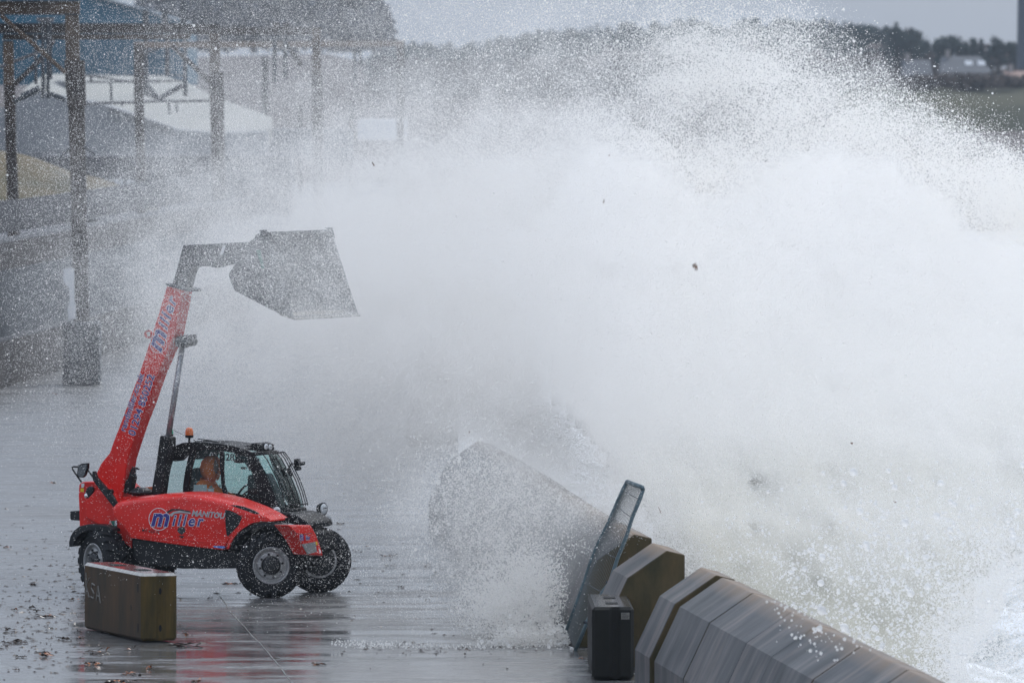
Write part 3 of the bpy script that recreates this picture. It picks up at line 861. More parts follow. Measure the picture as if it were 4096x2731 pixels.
# houses
def house(px0, py0, px1, py1, D, label, skylights=1, ridge_in=22, wall_m='house_wall', roof_m='house_roof'):
    a, c = P(px0, py1, D), P(px1, py1, D); top = P(px0, py0, D).z
    L, zr = c.x - a.x, top - a.z
    r = empty('house', Vector((a.x, D, a.z - 1.6))); tag(r, label, 'house', 'houses below the ridge')
    m = MB(); m.box((.25, .2, 0), (L - .25, 6, 1.6)); m.build('wall', wall_m, r)
    s = ridge_in * D / FPX
    m = MB(); m.add([(0, 0, 1.6), (L, 0, 1.6), (L, 6.2, 1.6), (0, 6.2, 1.6), (s * .2, 3, 1.6 + zr), (L - s, 3, 1.6 + zr)], [(0, 1, 5, 4), (1, 2, 5), (2, 3, 4, 5), (3, 0, 4), (0, 3, 2, 1)])
    rf = m.build('roof', roof_m, r)
    m = MB(); m.box((L * .12, 2.7, 1.4 + zr), (L * .12 + .5, 3.3, 2.3 + zr)); m.build('chimney', wall_m, rf)
    for k in range(skylights):
        x = L * (.75 - .25 * k); m = MB(); z = 1.6 + zr * .5
        m.add([(x, 1.40, z - .25), (x + .8, 1.40, z - .25), (x + .7, 1.9, z + .35), (x - .1, 1.9, z + .35), (x, 1.30, z - .2), (x + .8, 1.30, z - .2), (x + .7, 1.8, z + .4), (x - .1, 1.8, z + .4)], [(4, 5, 6, 7), (0, 1, 5, 4), (1, 2, 6, 5), (2, 3, 7, 6), (3, 0, 4, 7)])
        m.build('skylight', 'white_board', rf)
    for k in range(4):
        x = L * (.12 + .22 * k); m = MB(); m.box((x, .12, .5), (x + .8, .19, 1.25)); m.build('window', 'window_glass', r)
house(3762, 226, 3968, 292, 1060, 'slate grey roofed house with a bright skylight, right of the plume', 2, 40)
house(3610, 240, 3735, 312, 1050, 'bluish roofed house half behind flying droplets', 0, 10)
house(4020, 285, 4180, 330, 1000, 'low pinkish roofed house at the right edge', 0, 10, roof_m='warm_roof')
# mast at the right edge
a = P(4088, 170, 1100); m = MB(); m.tube([Vector((a.x, a.y, a.z - 3)), Vector((a.x + .05, a.y, a.z + 8))], [.62, .5], 14)
m.tube([Vector((a.x + .05, a.y, a.z + 8)), Vector((a.x + .05, a.y, a.z + 8.4))], [.62, .62], 14)
mat('mast_grey', (0.06, 0.075, 0.10), rough=.6)
o = m.build('mast', 'mast_grey', smooth=False); tag(o, 'tall dark mast cut off by the right edge', 'mast')
# green field below the hedge
m = MB(); fx = [3350 + 60 * i for i in range(30)]; rows_ = [(560, 900), (430, 905), (350, 925)]
vs = [P(x, y + 6 * math.sin(x * .01), D_) for y, D_ in rows_ for x in fx]; n = len(fx)
m.add(vs, [(k * n + i, k * n + i + 1, (k + 1) * n + i + 1, (k + 1) * n + i) for k in range(2) for i in range(n - 1)])
o = m.build('grass_field', 'field', smooth=True); tag(o, 'sloping green field above the shore', None, None, 'structure')
# hedge between houses and field
m = MB()
for i in range(160):
    leaf_cloud(m, P(random.uniform(3500, 4700), random.uniform(318, 352), 930 + random.uniform(-10, 10)), 1.2, .5, 40, .28)
o = m.build('hedge', 'tree_brown'); tag(o, 'dark hedge line above the green field', None, None, 'stuff')
# ================================================================== SPRAY
# Opacity of the drifting spray, coarse map; columns every 200 units of x, rows every 100 units of y (a 2352 x 1568 grid)
Bm = np.array([
 [.02,.05,.12,.18,.22,.20,.25,.30,.45,.25,.02,.00,.00],
 [.03,.07,.16,.16,.20,.25,.36,.46,.86,.75,.14,.01,.00],
 [.03,.08,.20,.26,.32,.42,.46,.52,.86,.90,.66,.10,.00],
 [.04,.10,.26,.38,.48,.58,.64,.93,.66,.93,.97,.72,.22],
 [.06,.15,.42,.60,.74,.86,.95,1.0,.99,.98,1.0,.99,.92],
 [.06,.18,.50,.72,.90,.96,1.0,1.0,1.0,1.0,1.0,1.0,1.0],
 [.05,.20,.60,.82,.94,.99,1.0,1.0,1.0,1.0,1.0,1.0,1.0],
 [.05,.20,.60,.82,.94,.99,1.0,1.0,1.0,1.0,1.0,1.0,1.0],
 [.04,.18,.50,.70,.88,.97,1.0,1.0,1.0,1.0,1.0,1.0,1.0],
 [.06,.16,.34,.62,.82,.93,.99,1.0,1.0,1.0,1.0,1.0,1.0],
 [.03,.08,.18,.48,.74,.88,.97,1.0,1.0,1.0,1.0,1.0,1.0],
 [.01,.03,.07,.24,.56,.70,.90,.99,1.0,1.0,1.0,1.0,1.0],
 [.00,.01,.02,.08,.28,.36,.60,.92,1.0,1.0,1.0,1.0,1.0],
 [.00,.00,.00,.00,.04,.10,.25,.70,1.0,1.0,1.0,.97,.80],
 [.00,.00,.00,.00,.00,.00,.10,.50,1.0,1.0,1.0,.75,.25],
 [.00,.00,.00,.00,.00,.00,.00,.30,1.0,1.0,1.0,.55,.12],
 [.00,.00,.00,.00,.00,.00,.00,.20,1.0,1.0,1.0,.50,.10]])
Fm = np.array([
 [.02,.03,.05,.06,.06,.08,.08,.08,.10,.06,.00,.00,.00],
 [.03,.04,.06,.08,.08,.10,.12,.12,.20,.15,.02,.00,.00],
 [.03,.05,.08,.10,.12,.14,.16,.18,.25,.25,.15,.02,.00],
 [.04,.06,.10,.14,.18,.20,.22,.30,.35,.35,.30,.15,.03],
 [.04,.08,.14,.22,.30,.32,.35,.40,.40,.40,.40,.30,.15],
 [.05,.10,.20,.36,.45,.48,.50,.50,.50,.50,.50,.40,.30],
 [.05,.12,.27,.42,.56,.60,.60,.55,.50,.50,.50,.40,.35],
 [.05,.11,.26,.38,.52,.60,.60,.55,.50,.50,.50,.40,.35],
 [.04,.09,.20,.26,.38,.52,.60,.55,.50,.50,.45,.40,.30],
 [.03,.06,.12,.15,.25,.42,.55,.55,.50,.50,.40,.35,.30],
 [.01,.02,.03,.05,.14,.30,.44,.50,.50,.50,.40,.35,.30],
 [.00,.01,.02,.03,.08,.28,.46,.44,.30,.40,.35,.30,.25],
 [.00,.01,.02,.03,.09,.32,.52,.44,.12,.12,.30,.30,.20],
 [.00,.01,.02,.04,.09,.32,.50,.40,.10,.05,.15,.25,.18],
 [.00,.00,.00,.01,.02,.14,.30,.25,.06,.03,.06,.20,.15],
 [.00,.00,.00,.00,.00,.00,.00,.00,.00,.00,.02,.10,.15],
 [.00,.00,.00,.00,.00,.00,.00,.00,.00,.00,.00,.05,.10]])
# fine working grid: x -300..3000, y -420..1660 (units of the 2352 wide picture), 6 units per cell
STEP = 6.0
GX = np.arange(-300, 3000, STEP); GY = np.arange(-420, 1660, STEP)
XX, YY = np.meshgrid(GX + STEP / 2, GY + STEP / 2)
def smooth_interp(A):
    fx = np.clip(XX / 200.0, 0, 11.999); fy = np.clip(YY / 100.0, 0, 15.999)
    ix, iy = fx.astype(int), fy.astype(int); tx, ty = fx - ix, fy - iy
    tx = tx * tx * (3 - 2 * tx) * .5 + tx * .5; ty = ty * ty * (3 - 2 * ty) * .5 + ty * .5
    return (A[iy, ix] * (1 - tx) + A[iy, ix + 1] * tx) * (1 - ty) + (A[iy + 1, ix] * (1 - tx) + A[iy + 1, ix + 1] * tx) * ty
def vnoise(scale, seed, ax=1.0, ay=1.0, rot=0.0):
    g = np.random.default_rng(seed).random((256, 256))
    c, s = math.cos(rot), math.sin(rot)
    u = (XX * c + YY * s) / scale / ax + 1000; v = (-XX * s + YY * c) / scale / ay + 1000
    iu, iv = np.floor(u).astype(int), np.floor(v).astype(int); tu, tv = u - iu, v - iv
    tu = tu * tu * (3 - 2 * tu); tv = tv * tv * (3 - 2 * tv)
    q = lambda a, b_: g[b_ % 256, a % 256]
    return (q(iu, iv) * (1 - tu) + q(iu + 1, iv) * tu) * (1 - tv) + (q(iu, iv + 1) * (1 - tu) + q(iu + 1, iv + 1) * tu) * tv
def fbm(scale, seed, n=5, gain=.55, **k):
    t, a, w = 0, 1.0, 0.0
    for i in range(n):
        t = t + a * vnoise(scale / 2 ** i, seed + i, **k); w += a; a *= gain
    return t / w
def seg_mask(poly, soft):
    """smooth 0..1 inside a polygon given in picture units"""
    xs, ys = XX, YY
    inside = np.zeros(xs.shape, bool); dist = np.full(xs.shape, 1e9)
    n = len(poly)
    for i in range(n):
        x0, y0 = poly[i]; x1, y1 = poly[(i + 1) % n]
        cond = ((y0 > ys) != (y1 > ys))
        with np.errstate(divide='ignore', invalid='ignore'):
            xi = (x1 - x0) * (ys - y0) / ((y1 - y0) if y1 != y0 else 1e-9) + x0
        inside ^= cond & (xs < xi)
        t = np.clip(((xs - x0) * (x1 - x0) + (ys - y0) * (y1 - y0)) / max(1e-9, (x1 - x0) ** 2 + (y1 - y0) ** 2), 0, 1)
        dist = np.minimum(dist, np.hypot(xs - (x0 + t * (x1 - x0)), ys - (y0 + t * (y1 - y0))))
    sd_ = np.where(inside, dist, -dist)
    return np.clip(sd_ / soft * .5 + .5, 0, 1), sd_
# ragged outlines
wob = (fbm(90, 40, 5) - .5) * 110
CORE = [(1900, 2000), (1745, 1600), (1640, 1500), (1545, 1400), (1480, 1300), (1410, 1190), (1320, 1070), (1235, 940), (1190, 760), (1130, 620), (1170, 480), (1260, 380), (1340, 315), (1425, 290), (1500, 320), (1560, 375), (1640, 400), (1730, 345), (1800, 320),
        (1900, 300), (1990, 310), (2080, 355), (2180, 420), (2300, 520), (2420, 560), (2700, 620), (3200, 700), (3200, 1330), (2340, 1335), (2250, 1480), (2210, 2000)]
core_in, core_sd = seg_mask(CORE, 60)
raw_sd = core_sd; core_sd = np.maximum(core_sd + wob, (raw_sd - 60) * .85)
CREST2 = [(1440, 200), (1500, 165), (1600, 150), (1650, 95), (1720, 90), (1790, 120), (1850, 170), (1830, 210), (1700, 225), (1560, 232), (1470, 225)]
_, c2_sd = seg_mask(CREST2, 40)
op = smooth_interp(Bm); fo = smooth_interp(Fm)
n_big, n_mid, n_fine = fbm(260, 3, 4), fbm(70, 13, 4), fbm(18, 23, 3)
streak = fbm(60, 33, 4, ax=2.2, ay=.7, rot=-.5)
tau = -np.log(1 - np.clip(op, 0, .985))
tau = tau * (.55 + .9 * n_mid) * (.7 + .6 * streak)
# outer halo follows the ragged outline and thins out quickly
halo = np.exp(-np.clip(-core_sd, 0, None) / 48.0)
deep = np.clip((core_sd - 60) / 90, 0, 1); low_right = deep * np.clip((XX - 1500) / 250, 0, 1) * np.clip((YY - 620) / 350, 0, 1)
tau = np.where(core_sd > 0, np.maximum(np.minimum(tau, 3.2), 3.0) * (1 - .55 * deep - .41 * low_right), np.maximum(tau, .8 * halo * (XX > 1180) * (.4 + 1.2 * n_mid)))
tau = np.maximum(tau, 2.6 * np.clip((c2_sd + wob * .5 + 25) / 60, 0, 1))
# the plume throws a sparse cap above itself and stops short of the sky at the right
edge = [(1300, -500), (1760, -300), (1800, -60), (1900, 50), (1990, 120), (2090, 215), (2200, 295), (2340, 370), (2700, 520), (3100, 560), (3100, 2200), (-900, 2200), (-900, -500)]
_, e_sd = seg_mask(edge, 60)
e_sd = e_sd + wob * .6
tau = tau * np.clip(np.exp(np.minimum(e_sd, 0) / 34.0), 0, 1)
ftau = -np.log(1 - np.clip(fo, 0, .9)) * (.5 + n_mid) * (.75 + .5 * n_fine) * np.clip(np.exp(np.minimum(e_sd, 0) / 40.0), 0, 1)

def crest_np(D): return np.interp(D, [a for a, _ in WALL], [c for _, c in WALL])
S2 = 4096 / 2352.0
def scatter(T, rmean, rsig, dfun, seed, keep=None, rmax=.05, jitter_cells=True):
    """T: optical depth per cell; returns world points and radii"""
    rng = np.random.default_rng(seed)
    cell = (STEP * S2) ** 2                                  # px^2 of the photograph
    area = math.pi * (rmean * FPX / 135.0) ** 2 * math.exp(2 * rsig ** 2)
    lam = T * cell / area
    cnt = rng.poisson(lam)
    idx = np.repeat(np.arange(cnt.size), cnt.ravel())
    n = idx.size
    cy, cx = np.divmod(idx, T.shape[1])
    px = (GX[cx] + rng.random(n) * STEP) * S2; py = (GY[cy] + rng.random(n) * STEP) * S2
    D = dfun(px / S2, py / S2, idx, rng, n)
    a, b_ = (px - 2048.0) / FPX, (py - 1365.5) / FPX
    dy = CP - b_ * SP; dz = -SP - b_ * CP
    x = a / dy * D; z = CAM_H + dz / dy * D
    r = rmean * np.exp(rng.normal(0, rsig, n)); r = np.minimum(r, rmax)
    land = x < crest_np(D) + .2
    ok = np.where(land, z > .004, z > -2.6)
    # nothing inside the wall
    xx = x - crest_np(D); inw = (xx > -.76) & (xx < .22) & (z < 1.40 - .5 * np.clip(-xx - .0, 0, 1)) 
    ok &= ~inw
    if keep is not None: ok &= keep(x, D, z)
    return np.stack([x, D, z], 1)[ok].astype(np.float32), r[ok].astype(np.float32)

bill = (fbm(150, 61, 4) - .5).ravel()
def core_depth(v): return 131.5 + 15.0 * np.clip((900.0 - v) / 650.0, 0, 1.2) - 15.0 * np.clip((v - 900.0) / 700.0, 0, 1)
def d_back(u, v, idx, rng, n):
    # left of the plume the veil hangs just behind the loader, over the sea it is a deep bank
    right = np.clip((u - 1150) / 350, 0, 1)
    near = 131 + 3 * rng.random(n); 
    near = near + rng.gamma(1.3, 4.0, n) + 18 * hump_area.ravel()[idx]
    cd = core_depth(v)
    rr = cd - 4.5 + bill[idx] * 8 + rng.gamma(1.3, 2.2, n)
    return np.where(rng.random(n) < right, rr, near)
def d_front(u, v, idx, rng, n):
    # ground line at this height bounds how near the drops can fly
    return 114 + 11 * np.sqrt(rng.random(n))

def points_object(name, pts, rad, m_, label):
    me = bpy.data.meshes.new(name); n = len(pts)
    me.vertices.add(n); me.vertices.foreach_set('co', pts.ravel())
    at = me.attributes.new('drop_radius', 'FLOAT', 'POINT'); at.data.foreach_set('value', rad)
    me.update()
    o = bpy.data.objects.new(name, me); COL.objects.link(o)
    ng = bpy.data.node_groups.new(name + '_points', 'GeometryNodeTree')
    ng.interface.new_socket('Geometry', in_out='INPUT', socket_type='NodeSocketGeometry')
    ng.interface.new_socket('Geometry', in_out='OUTPUT', socket_type='NodeSocketGeometry')
    gi, go = ng.nodes.new('NodeGroupInput'), ng.nodes.new('NodeGroupOutput')
    mp = ng.nodes.new('GeometryNodeMeshToPoints'); na = ng.nodes.new('GeometryNodeInputNamedAttribute'); na.data_type = 'FLOAT'
    na.inputs['Name'].default_value = 'drop_radius'
    sm = ng.nodes.new('GeometryNodeSetMaterial'); sm.inputs['Material'].default_value = M(m_)
    ng.links.new(gi.outputs[0], mp.inputs['Mesh']); ng.links.new(na.outputs['Attribute'], mp.inputs['Radius'])
    ng.links.new(mp.outputs[0], sm.inputs[0]); ng.links.new(sm.outputs[0], go.inputs[0])
    md = o.modifiers.new('points', 'NODES'); md.node_group = ng
    tag(o, label, None, None, 'stuff'); return o

QS = 1.0
pts, rad = [], []
def put(a):
    pts.append(a[0]); rad.append(a[1])
# fine veil and coarse drops behind the loader
hump_area = seg_mask([(920, 1180), (990, 1050), (1080, 985), (1200, 1060), (1420, 1190), (1400, 1330), (1200, 1400), (960, 1300)], 50)[0]
mist_share = (1 - hump_area) * np.clip(1 - core_in, 0, 1) * np.clip((1500 - XX) / 300, 0, 1)      # left of the plume part of the veil is true mist
ptau = tau * (1 - .30 * mist_share) * (1 - .45 * core_in)
cf = .07 + .43 * np.clip((XX - 900) / 800, 0, 1)
seaward = lambda x, D, z: (D > 130.5) | (x > crest_np(D) + .2)
put(scatter(ptau * (1 - cf), .0028, .25, d_back, 101, seaward))
put(scatter(ptau * cf, .0052, .40, d_back, 102, seaward))
points_object('spray_bank', np.concatenate(pts), np.concatenate(rad), 'spray_white', 'thick white bank of sea spray bursting over the wall')
NB = sum(len(p) for p in pts)
pts, rad = [], []
pft = ftau * .70
fc = .14 + .14 * np.clip((XX - 500) / 400, 0, 1)
put(scatter(pft * (1 - fc), .0023, .25, d_front, 111))
put(scatter(pft * fc, .0036, .38, d_front, 112))
# ground-hugging burst at the foot of the wall
def splash(T0, dn, df, seed, r=.0042, sig=.5):
    def df_(u, v, idx, rng, n): return dn + (df - dn) * rng.random(n)
    put(scatter(T0, r, sig, df_, seed))
foot = seg_mask([(1120, 1340), (1210, 1290), (1330, 1300), (1350, 1420), (1345, 1490), (1240, 1486), (1150, 1470), (1080, 1400)], 60)[0] * (.3 + 1.6 * n_mid) * (.4 + 1.2 * n_fine)
splash(foot * 2.4, 117.3, 122.5, 121)
low = seg_mask([(1150, 1452), (1345, 1440), (1345, 1496), (1230, 1490), (1130, 1478)], 16)[0]
splash(low * 2.4, 117.2, 118.2, 122, .005)
hump = seg_mask([(930, 1150), (990, 1060), (1080, 1010), (1200, 1080), (1330, 1150), (1350, 1290), (1200, 1400), (1060, 1290)], 90)[0] * (.3 + 1.4 * n_fine)
splash(hump * .42, 118, 127, 123)
strip = seg_mask([(770, 1474), (900, 1478), (1000, 1487), (1100, 1482), (1330, 1486), (1330, 1496), (1180, 1494), (1000, 1496), (860, 1489), (780, 1482)], 10)[0] * (XX > 740) * (.2 + 1.6 * n_fine)
splash(strip * .9, 116.8, 117.6, 124, .0055)
# drops in front of the sea side of the wall
def d_wall(u, v, idx, rng, n): return 96 + 22 * rng.random(n)
sea_drops = seg_mask([(1640, 1230), (1900, 1180), (2352, 1150), (2600, 1200), (2600, 1640), (2150, 1640), (1900, 1430), (1700, 1330)], 120)[0] * (.15 + 1.7 * n_mid) * (.2 + 1.6 * n_fine)
put(scatter(sea_drops * .22, .0050, .6, d_wall, 125, lambda x, D, z: x > crest_np(D) + .2))
put(scatter(sea_drops * .035, .011, .5, d_wall, 127, lambda x, D, z: x > crest_np(D) + .2))
on_wall = seg_mask([(1780, 1360), (1860, 1330), (1960, 1400), (2000, 1480), (1900, 1500), (1800, 1440)], 40)[0] * (.1 + 1.8 * n_fine)
put(scatter(on_wall * .07, .0075, .5, lambda u, v, i, rng, n: 92 + 4 * rng.random(n), 126))
points_object('spray_drops', np.concatenate(pts), np.concatenate(rad), 'spray_white', 'loose droplets of spray flying over the quay and the loader')
NF = sum(len(p) for p in pts)


# body of the breaking wave inside the spray bank: closed lumpy mass standing beyond the wall
ys_ = np.arange(0, core_sd.shape[0], 3); xs_ = np.arange(0, core_sd.shape[1], 3)
lump = fbm(120, 71, 5) - .5
wm = MB(); vid = {}
def core_pt(j, i, back):
    k = (j, i, back)
    if k in vid: return vid[k]
    u, v = GX[i] * S2, GY[j] * S2
    e = min(1.0, max(0.0, (core_sd[j, i] - 45) / 160.0)); bulge = math.sqrt(1 - (1 - e) ** 2)
    D = core_depth(GY[j]) + 1.5 + (-1 if not back else 1) * bulge * (1.8 if not back else 6) + (lump[j, i] * (2.0 + 3.0 * max(0, min(1, (900 - GY[j]) / 300))) * bulge if not back else 0)
    p = P(u, v, D)
    vid[k] = len(wm.v); wm.v.append((p.x, p.y, max(p.z, -3.0))); return vid[k]
ok = core_sd > 45
cells = [(j, i) for j in ys_[:-1] for i in xs_[:-1] if ok[j, i] and ok[j + 3, i] and ok[j, i + 3] and ok[j + 3, i + 3]]
cs_ = set(cells)
for j, i in cells:
    wm.f.append((core_pt(j, i, 0), core_pt(j + 3, i, 0), core_pt(j + 3, i + 3, 0), core_pt(j, i + 3, 0))); wm.m.append(0)
    wm.f.append((core_pt(j, i, 1), core_pt(j, i + 3, 1), core_pt(j + 3, i + 3, 1), core_pt(j + 3, i, 1))); wm.m.append(0)
    for dj, di, a, b_ in ((0, -3, (j, i), (j + 3, i)), (0, 3, (j + 3, i + 3), (j, i + 3)), (-3, 0, (j, i + 3), (j, i)), (3, 0, (j + 3, i), (j + 3, i + 3))):
        if (j + dj, i + di) not in cs_:
            wm.f.append((core_pt(*a, 0), core_pt(*a, 1), core_pt(*b_, 1), core_pt(*b_, 0))); wm.m.append(0)
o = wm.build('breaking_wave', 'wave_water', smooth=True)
tag(o, 'body of the breaking wave behind the sea wall', None, None, 'stuff')

# fine mist too small to see as drops: closed banks of thin, even fog whose thickness follows the veil
def mist_bank(name, T_, front, sigma, label, step=4, g=.2):
    m = MB(); ids = {}
    thick = T_ / sigma
    def vv(j, i, back):
        k = (j, i, back)
        if k in ids: return ids[k]
        fd = front(GY[j]) + 1.6 * lump[j, i]
        p = P(GX[i] * S2, GY[j] * S2, fd + (max(.02, thick[j, i]) if back else 0))
        if p.z < .02: p = Vector((p.x, p.y, .02))
        ids[k] = len(m.v); m.v.append(tuple(p)); return ids[k]
    J, I = T_.shape; cells = set()
    for j in range(0, J - step, step):
        for i in range(0, I - step, step):
            if min(thick[j, i], thick[j + step, i], thick[j, i + step], thick[j + step, i + step]) > .05 and max(P(GX[i] * S2, GY[j] * S2, front(GY[j])).z, 0) > .03: cells.add((j, i))
    for j, i in cells:
        a, b_, c, d = (j, i), (j + step, i), (j + step, i + step), (j, i + step)
        m.f.append(tuple(vv(*q, 0) for q in (a, b_, c, d))); m.m.append(0)
        m.f.append(tuple(vv(*q, 1) for q in (a, d, c, b_))); m.m.append(0)
        for dj, di, p0, p1 in ((0, -step, a, b_), (0, step, c, d), (-step, 0, d, a), (step, 0, b_, c)):
            if (j + dj, i + di) not in cells:
                m.f.append((vv(*p0, 0), vv(*p0, 1), vv(*p1, 1), vv(*p1, 0))); m.m.append(0)
    mm = bpy.data.materials.new(name + '_fog'); mm.use_nodes = True; nt = mm.node_tree; nt.nodes.clear()
    oo = nt.nodes.new('ShaderNodeOutputMaterial'); pv = nt.nodes.new('ShaderNodeVolumePrincipled')
    pv.inputs['Color'].default_value = (.98, .965, .945, 1); pv.inputs['Density'].default_value = sigma; pv.inputs['Anisotropy'].default_value = g
    nt.links.new(pv.outputs[0], oo.inputs['Volume'])
    MATS[mm.name] = mm
    o = m.build(name, mm.name); tag(o, label, None, None, 'stuff'); return o
left_fade = np.clip((XX + 60) / 200, 0, 1) * np.clip((YY + 150) / 200, 0, 1)
mist_bank('mist_bank', np.clip(tau, 0, 3.0) * .62 * mist_share * left_fade * np.clip((1500 - XX) / 200, 0, 1), lambda y: 132.0, .16, 'pale mist drifting behind the loader')

mist_bank('mist_bank', 1.5 * core_in * np.clip((core_sd - 10) / 60, 0, 1) * (.6 + .8 * n_mid) * np.clip((1080 - YY) / 250, 0, 1), lambda y: float(core_depth(y)) - 5.5, .36, 'dense white mist wrapped round the face of the breaking wave')
mist_bank('mist_bank', np.clip(ftau - .14 + .30 * hump_area, 0, 2) * .74 * np.clip((1560 - XX) / 150, 0, 1), lambda y: 117.4, .09, 'thin mist blowing past the bucket in front of the far wall', g=.2)
# ================================================================== TELESCOPIC LOADER
YAW = R(24.0)
FW = Vector((math.cos(YAW), -math.sin(YAW), 0)); LT = Vector((math.sin(YAW), math.cos(YAW), 0)); UPV = Vector((0, 0, 1))
W0 = G(1078.8, 2388.0)                 # ground point under the near front wheel
def lp(px, py, Y):
    """local point of the loader on the plane Y metres beyond the near wheels"""
    d = ray(px, py); p0 = W0 + LT * Y
    t = (p0 - CAM).dot(LT) / d.dot(LT); p = CAM + d * t
    return Vector(((p - W0).dot(FW), Y, p.z))
def lx(px, py, X):
    d = ray(px, py); p0 = W0 + FW * X
    t = (p0 - CAM).dot(FW) / d.dot(FW); p = CAM + d * t
    return Vector((X, (p - W0).dot(LT), p.z))
def a1(x, y, Y): return lp(200 + x / 1.8092, 1650 + y / 1.8092, Y)      # side view enlargement
def a1x(x, y, X): return lx(200 + x / 1.8092, 1650 + y / 1.8092, X)
def a2(x, y, Y): return lp(300 + x / 1.7425, 850 + y / 1.7425, Y)       # bucket enlargement
T = empty('telescopic_loader', W0, -YAW)
tag(T, 'red telescopic loader with raised black boom and tipped bucket, driving through the spray', 'loader')
def side_prism(name, pts, Y0, Y1, m, f=a1, parent=T, bevel=.012, smooth=False, Yt=None):
    """outline drawn on plane Yt (default Y0), extruded from Y0 to Y1"""
    q = [f(x, y, Y0 if Yt is None else Yt) for x, y in pts]
    b = MB(); b.prism([[Vector((p.x, Y0, p.z)) for p in q], [Vector((p.x, Y1, p.z)) for p in q]])
    return b.build(name, m, parent, bevel=bevel, smooth=smooth)
def tube_part(name, pts, r, m, parent=T, n=8, smooth=True):
    b = MB(); b.tube(pts, r, n); return b.build(name, m, parent, smooth=smooth)
def ring(c, nrm, r, w, name, m, parent, th=.003, n=40):
    b = MB(); nrm = nrm.normalized(); a = nrm.cross(UPV).normalized(); u = a.cross(nrm).normalized() * -1
    lo = lambda rr, e: [c + nrm * e + a * (rr * math.cos(2 * math.pi * k / n)) + u * (rr * math.sin(2 * math.pi * k / n)) for k in range(n)]
    b.prism([lo(r, 0), lo(r, th), lo(r - w, th), lo(r - w, 0)], False); return b.build(name, m, parent)

# ---- wheels
def tyre_mesh():
    b = MB(); Ro, w = .405, .155
    prof = [(.235, -w + .02), (.27, -w - .0), (.33, -w - .012), (.375, -w + .005), (Ro - .008, -w + .04), (Ro, -w + .08), (Ro, w - .08), (Ro - .008, w - .04), (.375, w - .005), (.33, w + .012), (.27, w), (.235, w - .02)]
    n = 56; loops = []
    for r_, h in prof: loops.append([Vector((r_ * math.cos(2 * math.pi * k / n), h, r_ * math.sin(2 * math.pi * k / n))) for k in range(n)])
    b.prism(loops, False)
    b.prism([loops[-1], loops[0]], False)
    NL = 19
    for s in (-1, 1):
        for k in range(NL):
            a0 = 2 * math.pi * (k + (.5 if s > 0 else 0)) / NL
            # chevron lug, wrapping over the shoulder
            path = [(0.0, .012 * s, .44), (.10, .075 * s, .44), (.17, .135 * s, .43), (.19, .162 * s, .385), (.19, .160 * s, .345)]
            rows = []
            for da, h, r_ in path:
                hw = .036
                row = []
                for e, q in ((-hw / .4, 1), (hw / .4, 1)):
                    row.append(Vector((r_ * math.cos(a0 + da + e * .9), h, r_ * math.sin(a0 + da + e * .9))))
                r2 = (.395 if r_ > .40 else r_ - .02); h2 = h if r_ > .40 else h - .03 * s
                for e in (hw / .4, -hw / .4):
                    row.append(Vector((r2 * math.cos(a0 + da + e * 1.15), h2, r2 * math.sin(a0 + da + e * 1.15))))
                rows.append(row)
            b.prism(rows)
    return b
def rim_mesh():
    b = MB(); w = .155
    b.lathe([(.235, w - .02), (.235, -w + .02), (.246, -w + .004), (.238, -w - .004), (.222, -w + .004), (.212, -w + .05), (.185, -w + .055), (.178, -w + .025), (.165, -w + .02), (.13, -w + .02), (.13, -w + .10), (.02, -w + .10)], 48)
    return b
def hub_mesh():
    b = MB(); w = .155
    b.lathe([(.118, -w + .09), (.118, -w + .0), (.100, -w - .02), (.060, -w - .026), (.056, -w - .05), (.0, -w - .052)], 24)
    b.lathe([(0, w + .01), (.12, w + .01), (.205, w - .01), (.228, w - .06), (.228, w - .16), (0, w - .16)], 28); return b
first = None
def wheel(X, Y, flip, ang, kids=[]):
    w = empty('wheel', (X, Y, .425), (math.pi if flip else 0) + ang, T)
    if not kids:
        kids.append(tyre_mesh().build('tyre', 'tyre_rubber', w, smooth=False, bevel=.0))
        kids.append(rim_mesh().build('rim', 'rim_silver', w, smooth=True, autos=35))
        kids.append(hub_mesh().build('hub', 'hub_black', w, smooth=True, autos=35))
        for k in range(8):
            a = 2 * math.pi * k / 8 + .2; b = MB()
            b.lathe([(.017, .05), (.017, -.018), (.011, -.026), (0, -.026)], 6, c=(.153 * math.cos(a), -.135, .153 * math.sin(a)))
            kids.append(b.build('wheel_nut', 'hub_black', w))
    else:
        for k in kids:
            c = k.copy(); COL.objects.link(c); c.parent = w
    return w
wheel(0, 0, False, R(33)); wheel(0, 1.5, True, R(33)); wheel(-2.45, 0, False, R(-33)); wheel(-2.45, 1.5, True, R(-33))

# ---- chassis, axles
side_prism('chassis', [(470, 820), (600, 900), (1280, 985), (1400, 900), (1640, 860), (1760, 880), (1790, 1010), (1500, 1120), (960, 1128), (600, 1100), (470, 1040)], .12, 1.40, 'dark_frame', bevel=.03)
side_prism('side_skirt', [(598, 908), (1275, 996), (1370, 1010), (1368, 1125), (1100, 1129), (880, 1120), (640, 1085), (598, 1040)], .0, .14, 'black_plastic', bevel=.02)
side_prism('skirt_rail', [(598, 908), (1275, 993), (1275, 1006), (598, 922)], -.04, .02, 'dark_frame', bevel=.004)
for X in (0, -2.45):
    b = MB(); b.lathe([(.02, .15), (.09, .16), (.085, .5), (.15, .6), (.15, .9), (.085, 1.0), (.09, 1.34), (.02, 1.35)], 16, c=(X, 0, .425)); b.build('axle', 'dark_frame', T, smooth=True, autos=40)
